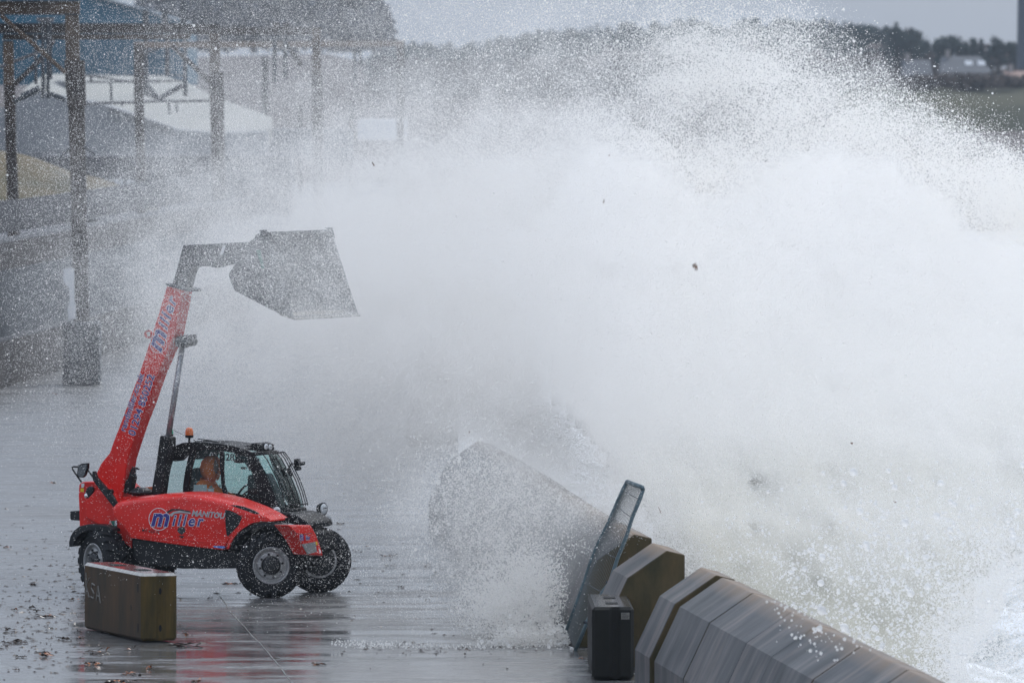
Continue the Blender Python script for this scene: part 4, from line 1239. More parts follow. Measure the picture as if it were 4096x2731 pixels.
# ---- engine hood (near side), rounded shoulder along the top
hood = [(468, 672), (492, 648), (520, 640), (620, 622), (740, 606), (860, 594), (980, 590), (1080, 596), (1180, 612), (1290, 640), (1380, 672), (1460, 702), (1540, 738), (1600, 772),
        (1540, 778), (1480, 792), (1420, 822), (1370, 855), (1330, 895), (1300, 940), (1285, 975), (1270, 992), (1180, 983), (1000, 962), (800, 935), (600, 905), (585, 870), (545, 820), (500, 770), (472, 715)]
def hood_layers(pts, Yt, layers, f=a1):
    """layers: (Y, drop of the upper outline, inset of the rest)"""
    q = [f(x, y, Yt) for x, y in pts]; c = sum(q, Vector()) / len(q); out = []
    for Y, drop, ins in layers:
        lpz = []
        for (x, y), p in zip(pts, q):
            if y < 800: z = p.z - drop * min(1, (800 - y) / 110.0); xx = p.x
            else: z = p.z; xx = p.x
            xx += (c.x - p.x) * ins; z += (c.z - z) * ins
            lpz.append(Vector((xx, Y, z)))
        out.append(lpz)
    return out
b = MB(); b.prism(hood_layers(hood, -.06, [(-.150, .070, .035), (-.142, .052, .012), (-.115, .026, .002), (-.06, .004, 0), (.02, -.012, 0), (.14, -.02, 0), (.46, -.02, 0)]))
b.build('engine_hood', 'red_paint', T, smooth=True, autos=28, bevel=.006)
def side_panel(name, pts, Yo, th, m, bevel=.004, parent=T, f=a1):
    return side_prism(name, pts, Yo, Yo + th, m, f=f, parent=parent, bevel=bevel)
side_panel('hood_grille', [(1266, 702), (1300, 706), (1345, 725), (1398, 765), (1400, 780), (1340, 838), (1286, 896), (1276, 880), (1268, 800)], -.158, .03, 'black_plastic')
side_panel('hood_grille', [(1290, 668), (1340, 668), (1400, 680), (1470, 706), (1512, 730), (1410, 737), (1370, 712)], -.120, .04, 'black_plastic')
# raised crease along the foot of the hood and slats in the grilles
side_panel('hood_crease', [(630, 872), (1170, 935), (1168, 944), (612, 892)], -.1565, .01, 'red_paint')
for i in range(5):
    y = 735 + i * 28; side_panel('grille_slat', [(1270 + i * 2, y), (1392 - i * 24 + 4, y + 8), (1392 - i * 24, y + 12), (1270 + i * 2, y + 4)], -.162, .008, 'dark_frame', bevel=0)
side_panel('hood_vent', [(930, 830), (960, 822), (976, 836), (978, 862), (952, 884), (930, 868), (920, 850)], -.153, .006, 'decal_black', bevel=0)
side_panel('hood_latch', [(928, 888), (968, 892), (958, 902), (952, 908), (944, 900)], -.165, .015, 'dark_frame', bevel=0)
# front mudguard lip: red over the wheel, running into the hood
lip = [(1400, 742), (1440, 732), (1520, 738), (1570, 752), (1604, 775), (1606, 785), (1540, 783), (1470, 795), (1412, 828), (1370, 860), (1335, 900), (1310, 945), (1296, 985), (1282, 985), (1290, 935), (1320, 880), (1360, 835)]
b = MB(); b.prism(hood_layers(lip, -.15, [(-.172, .0, .03), (-.165, .0, .0), (-.10, 0, 0), (.05, -.01, 0), (.26, -.02, 0)])); b.build('wheel_arch', 'red_paint', T, smooth=True, autos=30)
b = MB()
arch = [(1300, 990), (1312, 940), (1345, 890), (1395, 845), (1470, 808), (1550, 795), (1640, 806), (1720, 850), (1790, 920), (1832, 1000), (1828, 1040), (1812, 1006), (1770, 940), (1704, 880), (1636, 836), (1556, 824), (1480, 838), (1412, 872), (1366, 910), (1336, 955), (1324, 1000)]
b.prism(hood_layers(arch, -.10, [(-.13, .0, 0), (.22, 0, 0)])); b.build('mudguard', 'black_plastic', T, bevel=.01)
side_prism('wheel_well', [(1304, 1000), (1318, 945), (1350, 892), (1400, 848), (1475, 812), (1550, 800), (1640, 812), (1720, 858), (1788, 930), (1826, 1010), (1700, 1040), (1400, 1040)], .19, .24, 'dark_frame', Yt=-.1)
side_prism('wheel_well', [(200, 900), (240, 850), (310, 830), (430, 840), (490, 870), (600, 930), (600, 1060), (300, 1100), (220, 1000)], .24, .30, 'dark_frame', Yt=0)
# far front mudguard
# rear mudguard
rm = [(166, 968), (164, 935), (175, 890), (200, 850), (240, 818), (300, 804), (380, 806), (440, 815), (484, 840), (486, 858), (440, 862), (380, 852), (310, 850), (262, 866), (226, 896), (206, 935), (196, 965)]
side_prism('mudguard', rm, -.12, .26, 'black_plastic', Yt=.0, bevel=.012)
side_prism('mudguard', rm, 1.25, 1.60, 'black_plastic', Yt=.0, bevel=.012)
# ---- rear frame and boom cheeks
side_prism('rear_frame', [(202, 600), (206, 520), (226, 500), (335, 498), (400, 560), (470, 640), (520, 720), (600, 850), (600, 930), (560, 990), (470, 900), (300, 836), (210, 832), (207, 700)], .16, 1.25, 'red_paint', bevel=.03)
side_prism('rear_cheek', [(250, 640), (330, 560), (420, 600), (480, 680), (520, 770), (590, 900), (590, 985), (520, 930), (440, 850), (330, 800), (255, 760)], .10, .17, 'red_paint', bevel=.02)
side_prism('counterweight_hitch', [(143, 718), (150, 712), (288, 704), (292, 730), (302, 745), (290, 786), (200, 780), (146, 776)], .2, .75, 'black_plastic', bevel=.008)
side_prism('deck', [(500, 640), (520, 608), (640, 596), (760, 600), (900, 588), (900, 700), (500, 700)], .44, .88, 'red_paint', bevel=.02)
# black strut crossing the cheek
side_prism('boom_strut', [(306, 422), (318, 424), (334, 468), (440, 590), (474, 650), (470, 692), (455, 680), (330, 520), (310, 490), (303, 455)], .02, .10, 'black_plastic', bevel=.008)
b = MB(); c = a1(432, 572, .02); b.lathe([(.035, -.02), (.035, .06)], 12, c=c); b.build('pivot_pin', 'dark_frame', T)
# tail lamp cluster
side_prism('tail_lamp', [(262, 548), (280, 532), (305, 536), (312, 556), (296, 596), (276, 620), (250, 616), (245, 596)], .10, .16, 'black_plastic', bevel=.015)
b = MB(); c = a1(262, 600, .095); b.lathe([(.030, 0), (.026, -.015), (0, -.018)], 14, c=c); b.build('lamp_lens', 'lamp_chrome', T, smooth=True)
side_panel('sticker', [(222, 546), (245, 547), (243, 573), (220, 571)], .152, .006, 'decal_yellow', bevel=0)
side_panel('sticker', [(226, 512), (246, 510), (248, 528), (240, 542), (226, 540)], .152, .006, 'decal_white', bevel=0)
side_panel('sticker', [(438, 782), (482, 778), (484, 852), (470, 850)], .085, .006, 'decal_green', bevel=0)
for tri in ([(435, 782), (449, 822), (421, 822)], [(474, 842), (484, 878), (450, 876)]):
    q = [a1(x, y, .078) for x, y in tri]; tube_part('warning_triangle', q + [q[0]], .004, 'decal_white', n=4, smooth=False)
# mirrors at the rear
Ym = .05
tube_part('mirror_arm', [a1(228, 502, Ym), a1(192, 452, Ym), a1(163, 408, Ym), a1(160, 396, Ym), a1(172, 390, Ym), a1(205, 392, Ym)], .012, 'dark_frame')
tube_part('mirror_arm', [a1(272, 412, Ym), a1(290, 436, Ym), a1(312, 470, Ym)], .012, 'dark_frame')
side_prism('mirror', [(200, 380), (226, 368), (274, 363), (272, 402), (252, 455), (236, 470), (206, 466), (193, 452)], Ym - .02, Ym + .04, 'dark_frame', bevel=.008)
side_prism('mirror_glass', [(208, 385), (266, 370), (264, 400), (248, 450), (234, 464), (208, 460), (200, 450)], Ym - .026, Ym - .018, 'mirror_face', bevel=0)
# air intake and deck fittings
b = MB(); c = a1(660, 590, .55); b.lathe([(.0, -.02), (.10, -.02), (.15, .0), (.165, .025), (.15, .055), (.09, .085), (.0, .095)], 24, axis='z', c=c); b.build('air_intake', 'black_plastic', T, smooth=True, autos=50)
b = MB(); b.lathe([(.05, -.10), (.05, .0)], 14, axis='z', c=c); b.build('intake_pipe', 'dark_frame', T, smooth=True, autos=50)
b = MB(); c2 = a1(636, 540, .55); b.lathe([(.008, -.03), (.008, 0), (.02, .0), (.02, .012), (0, .014)], 10, axis='z', c=c2); b.build('filler_cap', 'dark_frame', T)
side_prism('tool_box', [(685, 540), (718, 536), (722, 582), (700, 592), (688, 575)], .70, .84, 'amber', bevel=.006)
for k, (x0, y0, x1, y1) in enumerate(((600, 395, 566, 560), (612, 398, 580, 566), (590, 410, 556, 566), (622, 405, 604, 440))):
    tube_part('hydraulic_hose', [a1(x0 + 24, y0 + 4, .52), a1(x0, y0, .52), a1(x0 - 8, y0 + 30, .52), a1((x0 + x1) / 2 - 4, (y0 + y1) / 2, .52), a1(x1, y1, .52), a1(x1 + 20, y1 + 20, .52)], .011, 'hub_black', n=6)
side_prism('valve_block', [(545, 500), (590, 440), (598, 470), (580, 560), (540, 585), (528, 560)], .46, .60, 'dark_frame', bevel=.006)

# ---- boom: outer red section, lifting up from the rear frame
Yb0, Yb1 = .42, .73
def s1(px, py): return lp(px, py, Yb0)
boom_l = [(667.7, 1141), (640, 1232), (612, 1322), (583, 1412), (555, 1497), (528, 1568), (502.6, 1636), (476, 1707), (455, 1760), (437, 1812)]
boom_r = [(731, 1160), (722, 1215), (706, 1290), (697, 1340), (672, 1398), (628, 1497), (590, 1607), (556, 1693), (530, 1770), (508, 1838)]
low = [(413, 1841), (402, 1855), (388, 1885), (374, 1925), (366, 1960), (400, 2000), (455, 2030), (484, 2010), (488, 1975)]
out_pts = boom_l + low + boom_r[::-1]
b = MB(); q = [s1(*p) for p in out_pts]
b.prism([[Vector((p.x, Yb0, p.z)) for p in q], [Vector((p.x, Yb1, p.z)) for p in q]]); boom = b.build('boom', 'red_paint', T, bevel=.02)
# collar and flange at the mouth of the boom
q = [a2(x, y, Yb0 - .02) for x, y in ((636, 494), (800, 536), (797, 552), (632, 508))]
b = MB(); b.prism([[Vector((p.x, Yb0 - .03, p.z)) for p in q], [Vector((p.x, Yb1 + .03, p.z)) for p in q]]); b.build('boom_collar', 'boom_steel', T, bevel=.004)
# lifting eye
c = a2(508, 848, .5); ring(c - Vector((0, .0, 0)), Vector((0, 1, 0)), .055, .022, 'lifting_eye', 'red_paint', T, th=.03, n=20)
# inner boom with goose neck
Yi0, Yi1 = .455, .695
goose = [(752, 228), (950, 220), (1100, 212), (1222, 207), (1262, 222), (1275, 300), (1180, 335), (1080, 362), (1030, 372), (1000, 385), (940, 374), (880, 374), (850, 384), (836, 410), (822, 450), (800, 545), (672, 512), (690, 452), (712, 380), (735, 290)]
goose = [(x - (0 if x < 780 else 34 if x < 900 else 20), y) for x, y in goose]
side_prism('inner_boom', goose, Yi0, Yi1, 'boom_steel', f=a2, bevel=.015)
side_prism('side_decal', [(1030, 232), (1050, 230), (1030, 292), (1008, 296)], Yi0 - .006, Yi0 - .001, 'decal_white', f=a2, bevel=0)
# carriage between goose neck and bucket
side_prism('carriage', [(1190, 215), (1240, 190), (1262, 152), (1282, 146), (1290, 170), (1312, 148), (1345, 135), (1352, 200), (1340, 330), (1300, 420), (1240, 440), (1180, 380), (1150, 300)], .30, .85, 'boom_steel', f=a2, bevel=.012)
tube_part('tilt_cylinder', [a2(1060, 330, .57), a2(1250, 250, .57)], .035, 'boom_steel', n=10)
# ---- bucket
Yk0, Yk1 = -.40, 1.62
bk_out = [(1330, 135), (1525, 740), (1482, 736), (1300, 642), (1115, 545), (1086, 485), (1070, 430), (1112, 364), (1215, 210), (1275, 152)]
q = [a2(x, y, Yk0) for x, y in bk_out]
cx = sum((p.x for p in q)) / len(q); cz = sum((p.z for p in q)) / len(q)
def inset(p, k): return Vector((p.x + (cx - p.x) * k, 0, p.z + (cz - p.z) * k))
shell = q[1:] + [q[0]]                       # from lip round the back to the top edge
b = MB(); n = len(shell)
for Y0, Y1, nm in ((Yk0 + .03, Yk1 - .03, 'shell'),):
    o1 = [Vector((p.x, Y0, p.z)) for p in shell]; o2 = [Vector((p.x, Y1, p.z)) for p in shell]
    i1 = [Vector((inset(p, .055).x, Y0, inset(p, .055).z)) for p in shell]; i2 = [Vector((inset(p, .055).x, Y1, inset(p, .055).z)) for p in shell]
    vs = o1 + o2 + i1 + i2; fs = []
    for k in range(n - 1):
        fs += [(k, k + 1, n + k + 1, n + k), (2 * n + k, 3 * n + k, 3 * n + k + 1, 2 * n + k + 1), (k, 2 * n + k, 2 * n + k + 1, k + 1), (n + k, n + k + 1, 3 * n + k + 1, 3 * n + k)]
    fs += [(0, n, 3 * n, 2 * n), (n - 1, 3 * n - 1, 4 * n - 1, 2 * n - 1)]
    b.add(vs, fs)
bucket = b.build('bucket', 'bucket_steel', T, bevel=.004)
for Y0 in (Yk0, Yk1 - .03):
    b = MB(); b.prism([[Vector((p.x, Y0, p.z)) for p in q], [Vector((p.x, Y0 + .03, p.z)) for p in q]]); b.build('side_plate', 'bucket_steel', bucket, bevel=.004)
lipv = (q[1] - q[0]).normalized()
b = MB(); a_ = q[1]; b.prism([[Vector((a_.x, Y, a_.z)) + Vector((dx, 0, dz)) for dx, dz in ((-.20, .075), (-.20, .045), (.015, -.018), (.03, .0))] for Y in (Yk0 - .01, Yk1 + .01)]); b.build('cutting_edge', 'bucket_lip', bucket, bevel=.003)
for Y0 in (Yk0 - .012, Yk1 + .002):
    b = MB(); t0 = q[0]; t1 = q[0].lerp(q[1], .10); off = Vector((-.09, 0, .02))
    b.prism([[Vector((p.x, Y, p.z)) for p in (t0 + Vector((.012, 0, .03)), t1 + Vector((.012, 0, 0)), t1 + off, t0 + off)] for Y in (Y0, Y0 + .012)]); b.build('corner_gusset', 'boom_steel', bucket)
side_prism('bucket_sticker', [(1262, 262), (1292, 258), (1320, 390), (1300, 392), (1285, 330)], Yk0 - .006, Yk0 - .001, 'decal_green', f=a2, bevel=0)
# ---- lift cylinder
pt = a2(736, 905, .50); pb = a1(838, 175, .50)
tube_part('lift_rod', [Vector((pt.x, .575, pt.z)), Vector((pb.x, .575, pb.z))], .040, 'chrome_rod', n=14)
b = MB(); b.lathe([(.075, -.10), (.075, .10)], 14, c=(pt.x, .575, pt.z)); b.build('cylinder_eye', 'boom_steel', T, bevel=.01)
side_prism('cylinder_bracket', [(700, 868), (775, 850), (790, 905), (770, 935), (738, 925), (716, 940), (700, 905)], .42, .73, 'boom_steel', f=a2, bevel=.015, Yt=.42)
# dark barrel housing beside the cab
side_prism('lift_barrel', [(794, 164), (868, 178), (866, 250), (846, 330), (820, 470), (802, 598), (728, 594), (742, 500), (760, 400), (778, 280)], .50, .70, 'dark_frame', bevel=.02)

# ---- cab
Yc0, Yc1 = .84, 1.58
cab_side = [(800, 600), (812, 520), (842, 400), (866, 330), (866, 268), (902, 240), (958, 218), (1040, 212), (1130, 215), (1220, 224), (1320, 240), (1410, 266), (1460, 290), (1495, 335), (1530, 400), (1575, 480), (1620, 580), (1652, 668), (1668, 720), (1500, 790), (1380, 700), (1100, 640)]
# near side and far side frames, cut by window openings: drawn as pillars and rails
def pillar(name, pts, Y0, Y1, m='dark_frame', Yt=None, bevel=.006): return side_prism(name, pts, Y0, Y1, m, Yt=Yc0 if Yt is None else Yt, bevel=bevel)
for Y0, Y1 in ((Yc0, Yc0 + .06), (Yc1 - .06, Yc1)):
    pillar('cab_rear_pillar', [(800, 600), (812, 520), (842, 400), (866, 330), (866, 268), (902, 240), (930, 232), (905, 300), (880, 340), (858, 420), (836, 520), (826, 600)], Y0, Y1)
    pillar('cab_roof_rail', [(866, 268), (902, 240), (958, 218), (1040, 212), (1130, 215), (1220, 224), (1320, 240), (1410, 266), (1460, 290), (1495, 335), (1470, 352), (1420, 318), (1330, 292), (1220, 272), (1130, 262), (1060, 270), (1000, 300), (960, 345), (905, 352), (870, 345)], Y0, Y1)
    pillar('cab_centre_pillar', [(1005, 300), (1050, 272), (1055, 300), (1030, 360), (1010, 450), (1000, 540), (1000, 600), (958, 600), (962, 520), (975, 430), (992, 350)], Y0, Y1)
    pillar('cab_front_pillar', [(1420, 318), (1470, 352), (1500, 345), (1530, 400), (1575, 480), (1620, 580), (1652, 668), (1668, 720), (1600, 745), (1540, 640), (1500, 560), (1470, 470), (1440, 380)], Y0, Y1)
    pillar('cab_sill', [(800, 586), (1000, 582), (1180, 598), (1290, 626), (1380, 640), (1560, 690), (1668, 720), (1620, 800), (1380, 720), (1100, 650), (800, 640)], Y0, Y1)
pillar('cab_divider', [(1222, 262), (1250, 275), (1258, 300), (1254, 420), (1260, 520), (1290, 600), (1266, 612), (1242, 560), (1234, 470), (1228, 380)], Yc0, Yc0 + .04)
q = [a1(x, y, Yc0) for x, y in [(866, 268), (902, 240), (958, 218), (1040, 212), (1130, 215), (1220, 224), (1320, 240), (1400, 262)]]
b = MB(); b.prism([[Vector((p.x, Yc0, p.z)) for p in q] + [Vector((p.x, Yc0, p.z - .03)) for p in q[::-1]], [Vector((p.x, Yc1, p.z)) for p in q] + [Vector((p.x, Yc1, p.z - .03)) for p in q[::-1]]]); b.build('cab_roof', 'black_plastic', T, bevel=.01)
# glass: two sides, rear, windscreen, roof light
def pane(name, pts3, th=.004):
    b = MB(); c = pts3; nrm = (c[1] - c[0]).cross(c[2] - c[0]).normalized() * th
    b.add(c, [tuple(range(len(c)))]); return b.build(name, 'teal_glass', T)
def side_pane(pts, Y): return pane('side_window', [Vector((p.x, Y, p.z)) for p in [a1(x, y, Yc0) for x, y in pts]])
side_pane([(826, 600), (836, 520), (858, 420), (880, 345), (960, 345), (992, 350), (975, 430), (962, 520), (958, 600)], Yc0 + .03)
side_pane([(1000, 600), (1010, 450), (1030, 360), (1055, 285), (1130, 262), (1220, 272), (1330, 292), (1420, 318), (1440, 380), (1470, 470), (1500, 560), (1530, 640), (1380, 680), (1180, 612)], Yc0 + .03)
side_pane([(826, 600), (836, 520), (858, 420), (880, 345), (960, 345), (992, 350), (975, 430), (962, 520), (958, 600)], Yc1 - .03)
side_pane([(1000, 600), (1010, 450), (1030, 360), (1055, 285), (1130, 262), (1220, 272), (1330, 292), (1420, 318), (1440, 380), (1470, 470), (1500, 560), (1530, 640), (1380, 680), (1180, 612)], Yc1 - .03)
ws = [a1(x, y, Yc0) for x, y in [(1470, 300), (1500, 342), (1535, 400), (1580, 480), (1622, 580), (1655, 668), (1668, 715)]]
b = MB(); vs = []
NY = 6
for p in ws:
    for k in range(NY + 1):
        t = k / NY; bulge = .06 * math.sin(math.pi * t)
        vs.append((p.x + bulge, Yc0 + (Yc1 - Yc0) * t, p.z))
b.add(vs, [(i * (NY + 1) + k, i * (NY + 1) + k + 1, (i + 1) * (NY + 1) + k + 1, (i + 1) * (NY + 1) + k) for i in range(len(ws) - 1) for k in range(NY)])
b.build('windscreen', 'teal_glass', T, smooth=True)
tube_part('windscreen_frame', [Vector((ws[0].x, Yc0, ws[0].z)), Vector((ws[0].x + .05, (Yc0 + Yc1) / 2, ws[0].z + .01)), Vector((ws[0].x, Yc1, ws[0].z))], .028, 'dark_frame')
tube_part('windscreen_frame', [Vector((ws[-1].x, Yc0, ws[-1].z)), Vector((ws[-1].x + .06, (Yc0 + Yc1) / 2, ws[-1].z)), Vector((ws[-1].x, Yc1, ws[-1].z))], .035, 'dark_frame')
# roof guard bars and wiper linkage
tube_part('roof_guard', [a1(1040, 196, 1.0), a1(1052, 208, 1.0), a1(1160, 204, 1.0), a1(1260, 222, 1.0), a1(1368, 262, 1.0)], .008, 'dark_frame', n=6)
tube_part('roof_guard', [a1(1070, 190, 1.5), a1(1200, 206, 1.5), a1(1300, 226, 1.5), a1(1380, 262, 1.5)], .008, 'dark_frame', n=6)
tube_part('roof_guard', [a1(1180, 212, 1.25), a1(1270, 210, 1.25), a1(1330, 226, 1.25), a1(1372, 258, 1.25)], .008, 'dark_frame', n=6)
# windscreen guard: bent rods held by a top and a foot rail
for k in range(7):
    t = k / 6; Y = Yc0 + .02 + (Yc1 - Yc0 - .06) * t
    pts = [(1492, 300), (1512, 304), (1545, 348), (1582, 420), (1622, 500), (1655, 590), (1676, 668), (1680, 690)]
    bul = .05 * math.sin(math.pi * t)
    q = [a1(x, y, Yc0) for x, y in pts]
    tube_part('guard_bar', [Vector((p.x + .045 + bul, Y, p.z + .01)) for p in q], .007, 'dark_frame', n=6)
for pp in ((1512, 304), (1678, 676)):
    p = a1(*pp, Yc0); tube_part('guard_rail', [Vector((p.x + .045 + .05 * math.sin(math.pi * k / 6), Yc0 + .02 + (Yc1 - Yc0 - .06) * k / 6, p.z + .01)) for k in range(7)], .009, 'dark_frame', n=6)
# inside the cab: seat, dash, steering column, headlining lamp box
side_prism('seat', [(1030, 640), (1040, 470), (1060, 400), (1100, 395), (1095, 470), (1090, 580), (1180, 600), (1190, 640)], 1.02, 1.42, 'dark_frame', Yt=1.2, bevel=.03)
side_prism('dashboard', [(1436, 450), (1510, 444), (1545, 520), (1600, 640), (1640, 760), (1430, 760), (1380, 640), (1436, 590)], .95, 1.45, 'black_plastic', Yt=1.0, bevel=.03)
c = a1(1400, 590, 1.2); b = MB()
b.tube([c + Vector((math.cos(t) * .16 * .5, math.sin(t) * .17, math.cos(t) * .16 * .85)) for t in [i * math.pi / 9 for i in range(19)]], .014, 8); b.build('steering_wheel', 'dark_frame', T, smooth=True)
tube_part('steering_column', [c, a1(1460, 660, 1.2)], .03, 'dark_frame')
tube_part('control_lever', [a1(1395, 640, .95), a1(1405, 585, .95), a1(1430, 568, .95)], .012, 'dark_frame')
b = MB(); b.lathe([(.0, -.03), (.07, -.02), (.09, .0), (.07, .03), (0, .04)], 16, axis='z', c=a1(1375, 350, .92)); b.build('work_lamp', 'dark_frame', T, smooth=True)
side_prism('lamp_bracket', [(1380, 392), (1412, 394), (1410, 410), (1380, 408)], .92, .97, 'dark_frame', bevel=.003)
side_prism('sun_visor', [(1330, 290), (1420, 320), (1495, 330), (1490, 420), (1440, 420), (1400, 350), (1340, 330)], .90, 1.0, 'black_plastic', bevel=.01)
side_panel('window_sticker', [(1040, 520), (1134, 520), (1134, 586), (1040, 586)], .832, .004, 'reflective_grey', bevel=0)
side_panel('window_sticker', [(1140, 548), (1185, 548), (1185, 582), (1140, 582)], .832, .004, 'reflective_grey', bevel=0)
# lamps on the cab front edge
side_prism('lamp_mount', [(1452, 222), (1480, 218), (1528, 236), (1534, 272), (1500, 284), (1448, 262)], 1.05, 1.45, 'dark_frame', bevel=.01)
def round_lamp(c, r, name='headlight', d=Vector((1, -.25, 0)), dep=.09, lens='lamp_glass'):
    d = d.normalized(); b = MB(); a = d.cross(UPV).normalized(); u = a.cross(d)
    lo = lambda rr, e: [c + d * e + a * (rr * math.cos(2 * math.pi * k / 20)) + u * (rr * math.sin(2 * math.pi * k / 20)) for k in range(20)]
    b.prism([lo(r * .35, -dep), lo(r * .8, -dep * .8), lo(r, -dep * .3), lo(r * 1.02, 0), lo(r * .9, .004)]); h = b.build(name, 'dark_frame', T, smooth=True, autos=40)
    b = MB(); b.prism([lo(r * .88, .003), lo(r * .7, .012), lo(r * .4, .02), lo(r * .05, .023)]); b.build('lens', lens, h, smooth=True)
    b = MB(); b.prism([[c + d * e + a * (x * r) + u * (z * r) for x, z in ((-.38, .05), (.38, .05), (.38, .30), (-.38, .30))] for e in (.02, .026)]); b.build('bulb_cover', 'lamp_chrome', h)
    return h
round_lamp(a1(1563, 246, 1.15), .050, 'work_lamp'); round_lamp(a1(1592, 251, 1.30), .050, 'work_lamp')
for k in range(3):
    tube_part('lamp_cable', [a1(1398 + 20 * k, 262, 1.1), a1(1410 + 20 * k, 240, 1.1), a1(1440 + 10 * k, 238, 1.1), a1(1462, 246, 1.1)], .006, 'hub_black', n=5)
round_lamp(a1(1640, 710, .62), .066, d=Vector((1, -.9, 0)))
round_lamp(a1(1980, 697, 1.70), .086)
tube_part('lamp_stalk', [a1(1975, 745, 1.68), a1(1960, 770, 1.6), a1(1890, 790, 1.4), a1(1800, 770, 1.2)], .022, 'dark_frame')
b = MB(); b.lathe([(0, -.02), (.03, -.015), (.04, 0), (.03, .02), (0, .03)], 12, c=a1(2018, 766, 1.72)); b.build('indicator', 'decal_grey', T, smooth=True)
tube_part('bracket_rod', [a1(1885, 840, 1.45), a1(1930, 790, 1.55)], .014, 'dark_frame')
# front mirror
tube_part('mirror_arm', [a1(1700, 480, 1.6), a1(1730, 400, 1.62), a1(1738, 378, 1.62), a1(1758, 368, 1.62), a1(1782, 372, 1.62)], .012, 'dark_frame')
side_prism('mirror', [(1762, 336), (1795, 332), (1802, 350), (1800, 385), (1808, 400), (1806, 416), (1778, 420), (1764, 390)], 1.60, 1.66, 'dark_frame', bevel=.008)
side_prism('mirror', [(1802, 360), (1832, 354), (1834, 378), (1806, 384)], 1.60, 1.66, 'dark_frame', bevel=.006)
side_prism('mirror_mount', [(1660, 440), (1720, 400), (1738, 440), (1720, 490), (1680, 520), (1650, 480)], 1.50, 1.60, 'dark_frame', bevel=.01)
# beacons
def beacon(c, r, h, m_, stem=.06):
    b = MB(); b.lathe([(.016, -stem), (.016, 0), (r * .9, .006), (r * 1.0, .03), (r * .98, .04)], 18, axis='z', c=c); o = b.build('beacon', 'dark_frame', T, smooth=True, autos=50)
    b = MB(); b.lathe([(r * .96, .036), (r * .95, h * .6), (r * .80, h * .85), (r * .45, h * .98), (0, h)], 18, axis='z', c=c); b.build('beacon_dome', m_, o, smooth=True, autos=60)
beacon(a1(1008, 184, 1.2), .058, .145, 'amber', .06)
beacon(a1(874, 176, 1.0), .036, .115, 'green_plastic', .08)
tube_part('aerial', [a1(890, 124, 1.3), a1(972, 164, 1.3)], .003, 'hub_black', n=4)
# cowl below the windscreen and front nose
side_prism('front_cowl', [(1610, 745), (1668, 720), (1740, 722), (1800, 740), (1880, 790), (1890, 820), (1860, 838), (1750, 800), (1640, 800), (1600, 780)], .75, 1.5, 'black_plastic', Yt=.8, bevel=.02)
side_prism('front_frame', [(1560, 830), (1700, 820), (1740, 900), (1760, 1020), (1600, 1060), (1500, 1000)], .25, 1.2, 'dark_frame', Yt=.3, bevel=.02)
Xn = .60
nose_f = [a1x(x, y, Xn) for x, y in ((1725, 812), (1885, 812), (1912, 880), (1935, 1000), (1938, 1036), (1915, 1030), (1832, 1026), (1800, 940), (1770, 880))]
y0n, y1n = min(p.y for p in nose_f), max(p.y for p in nose_f)
b = MB(); front = [Vector((Xn + (p.z - 1.0) * -.18, p.y, p.z)) for p in nose_f]
b.prism([[p + Vector((-.22, 0, 0)) for p in front], front]); b.build('nose', 'red_paint', T, bevel=.018)
def nose_pt(x, y, e=0.0):
    p = a1x(x, y, Xn); return Vector((Xn + (p.z - 1.0) * -.18 + e, p.y, p.z))
def nose_plate(name, pts, e, th, m_):
    f = [nose_pt(x, y, e) for x, y in pts]; b = MB(); b.prism([f, [p + Vector((th, 0, 0)) for p in f]]); return b.build(name, m_, T)
nose_plate('nose_panel', [(1796, 950), (1894, 932), (1894, 1004), (1826, 1022)], -.004, .012, 'nose_grey')
nose_plate('sticker', [(1896, 930), (1906, 930), (1906, 955), (1897, 955)], -.004, .012, 'decal_yellow')
nose_plate('sticker', [(1912, 992), (1922, 990), (1922, 1012), (1913, 1014)], -.004, .012, 'decal_white')
tube_part('nose_seam', [nose_pt(1745, 850, .012), nose_pt(1765, 872, .012), nose_pt(1820, 878, .012), nose_pt(1880, 868, .012)], .004, 'dark_frame', n=5)

# ---- lettering
def side_mtx(o, right=Vector((1, 0, 0)), nrm=Vector((0, -1, 0))):
    right = right.normalized(); up = nrm.cross(right).normalized()
    m = Matrix.Identity(4)
    for i in range(3): m[i][0], m[i][1], m[i][2], m[i][3] = right[i], up[i], nrm[i], o[i]
    return m
def outlined(body, size, o, right, shear, parent=T, nrm=Vector((0, -1, 0)), name='lettering', fat=.012, edge=.030, m_in='decal_blue', space=1.0):
    text_part(name, body, size, side_mtx(o, right, nrm), 'decal_white', parent, shear, size * (fat + edge), .001, space=space)
    text_part(name, body, size, side_mtx(o + nrm * .003, right, nrm), m_in, parent, shear, size * fat, .001, space=space)
Yh = -.156
slope = (a1(1100, 812, Yh) - a1(735, 818, Yh))
rt = Vector((1, 0, -.0))
outlined('m', .335, a1(728, 816, Yh), rt, .28, fat=.03, edge=.02)
outlined('iller', .205, a1(880, 815, Yh), rt, .28, fat=.016, space=1.32)
ring(a1(788, 770, Yh), Vector((0, -1, 0)), .150, .008, 'logo_ring', 'decal_white', T)
side_panel('flash', [(845, 715), (880, 695), (930, 695), (1020, 712), (1010, 720), (940, 706), (890, 706), (850, 728)], -.158, .004, 'decal_black', bevel=0)
side_panel('flash', [(862, 738), (895, 716), (940, 708), (1015, 722), (1020, 730), (950, 724), (900, 730), (880, 752)], -.160, .004, 'decal_grey', bevel=0)
rtm = (a1(1210, 756, Yh) - a1(1025, 740, Yh))
text_part('lettering', 'MANITOU', .105, side_mtx(a1(1022, 744, Yh - .003), rtm), 'decal_grey', T, .25, .0035, .001)
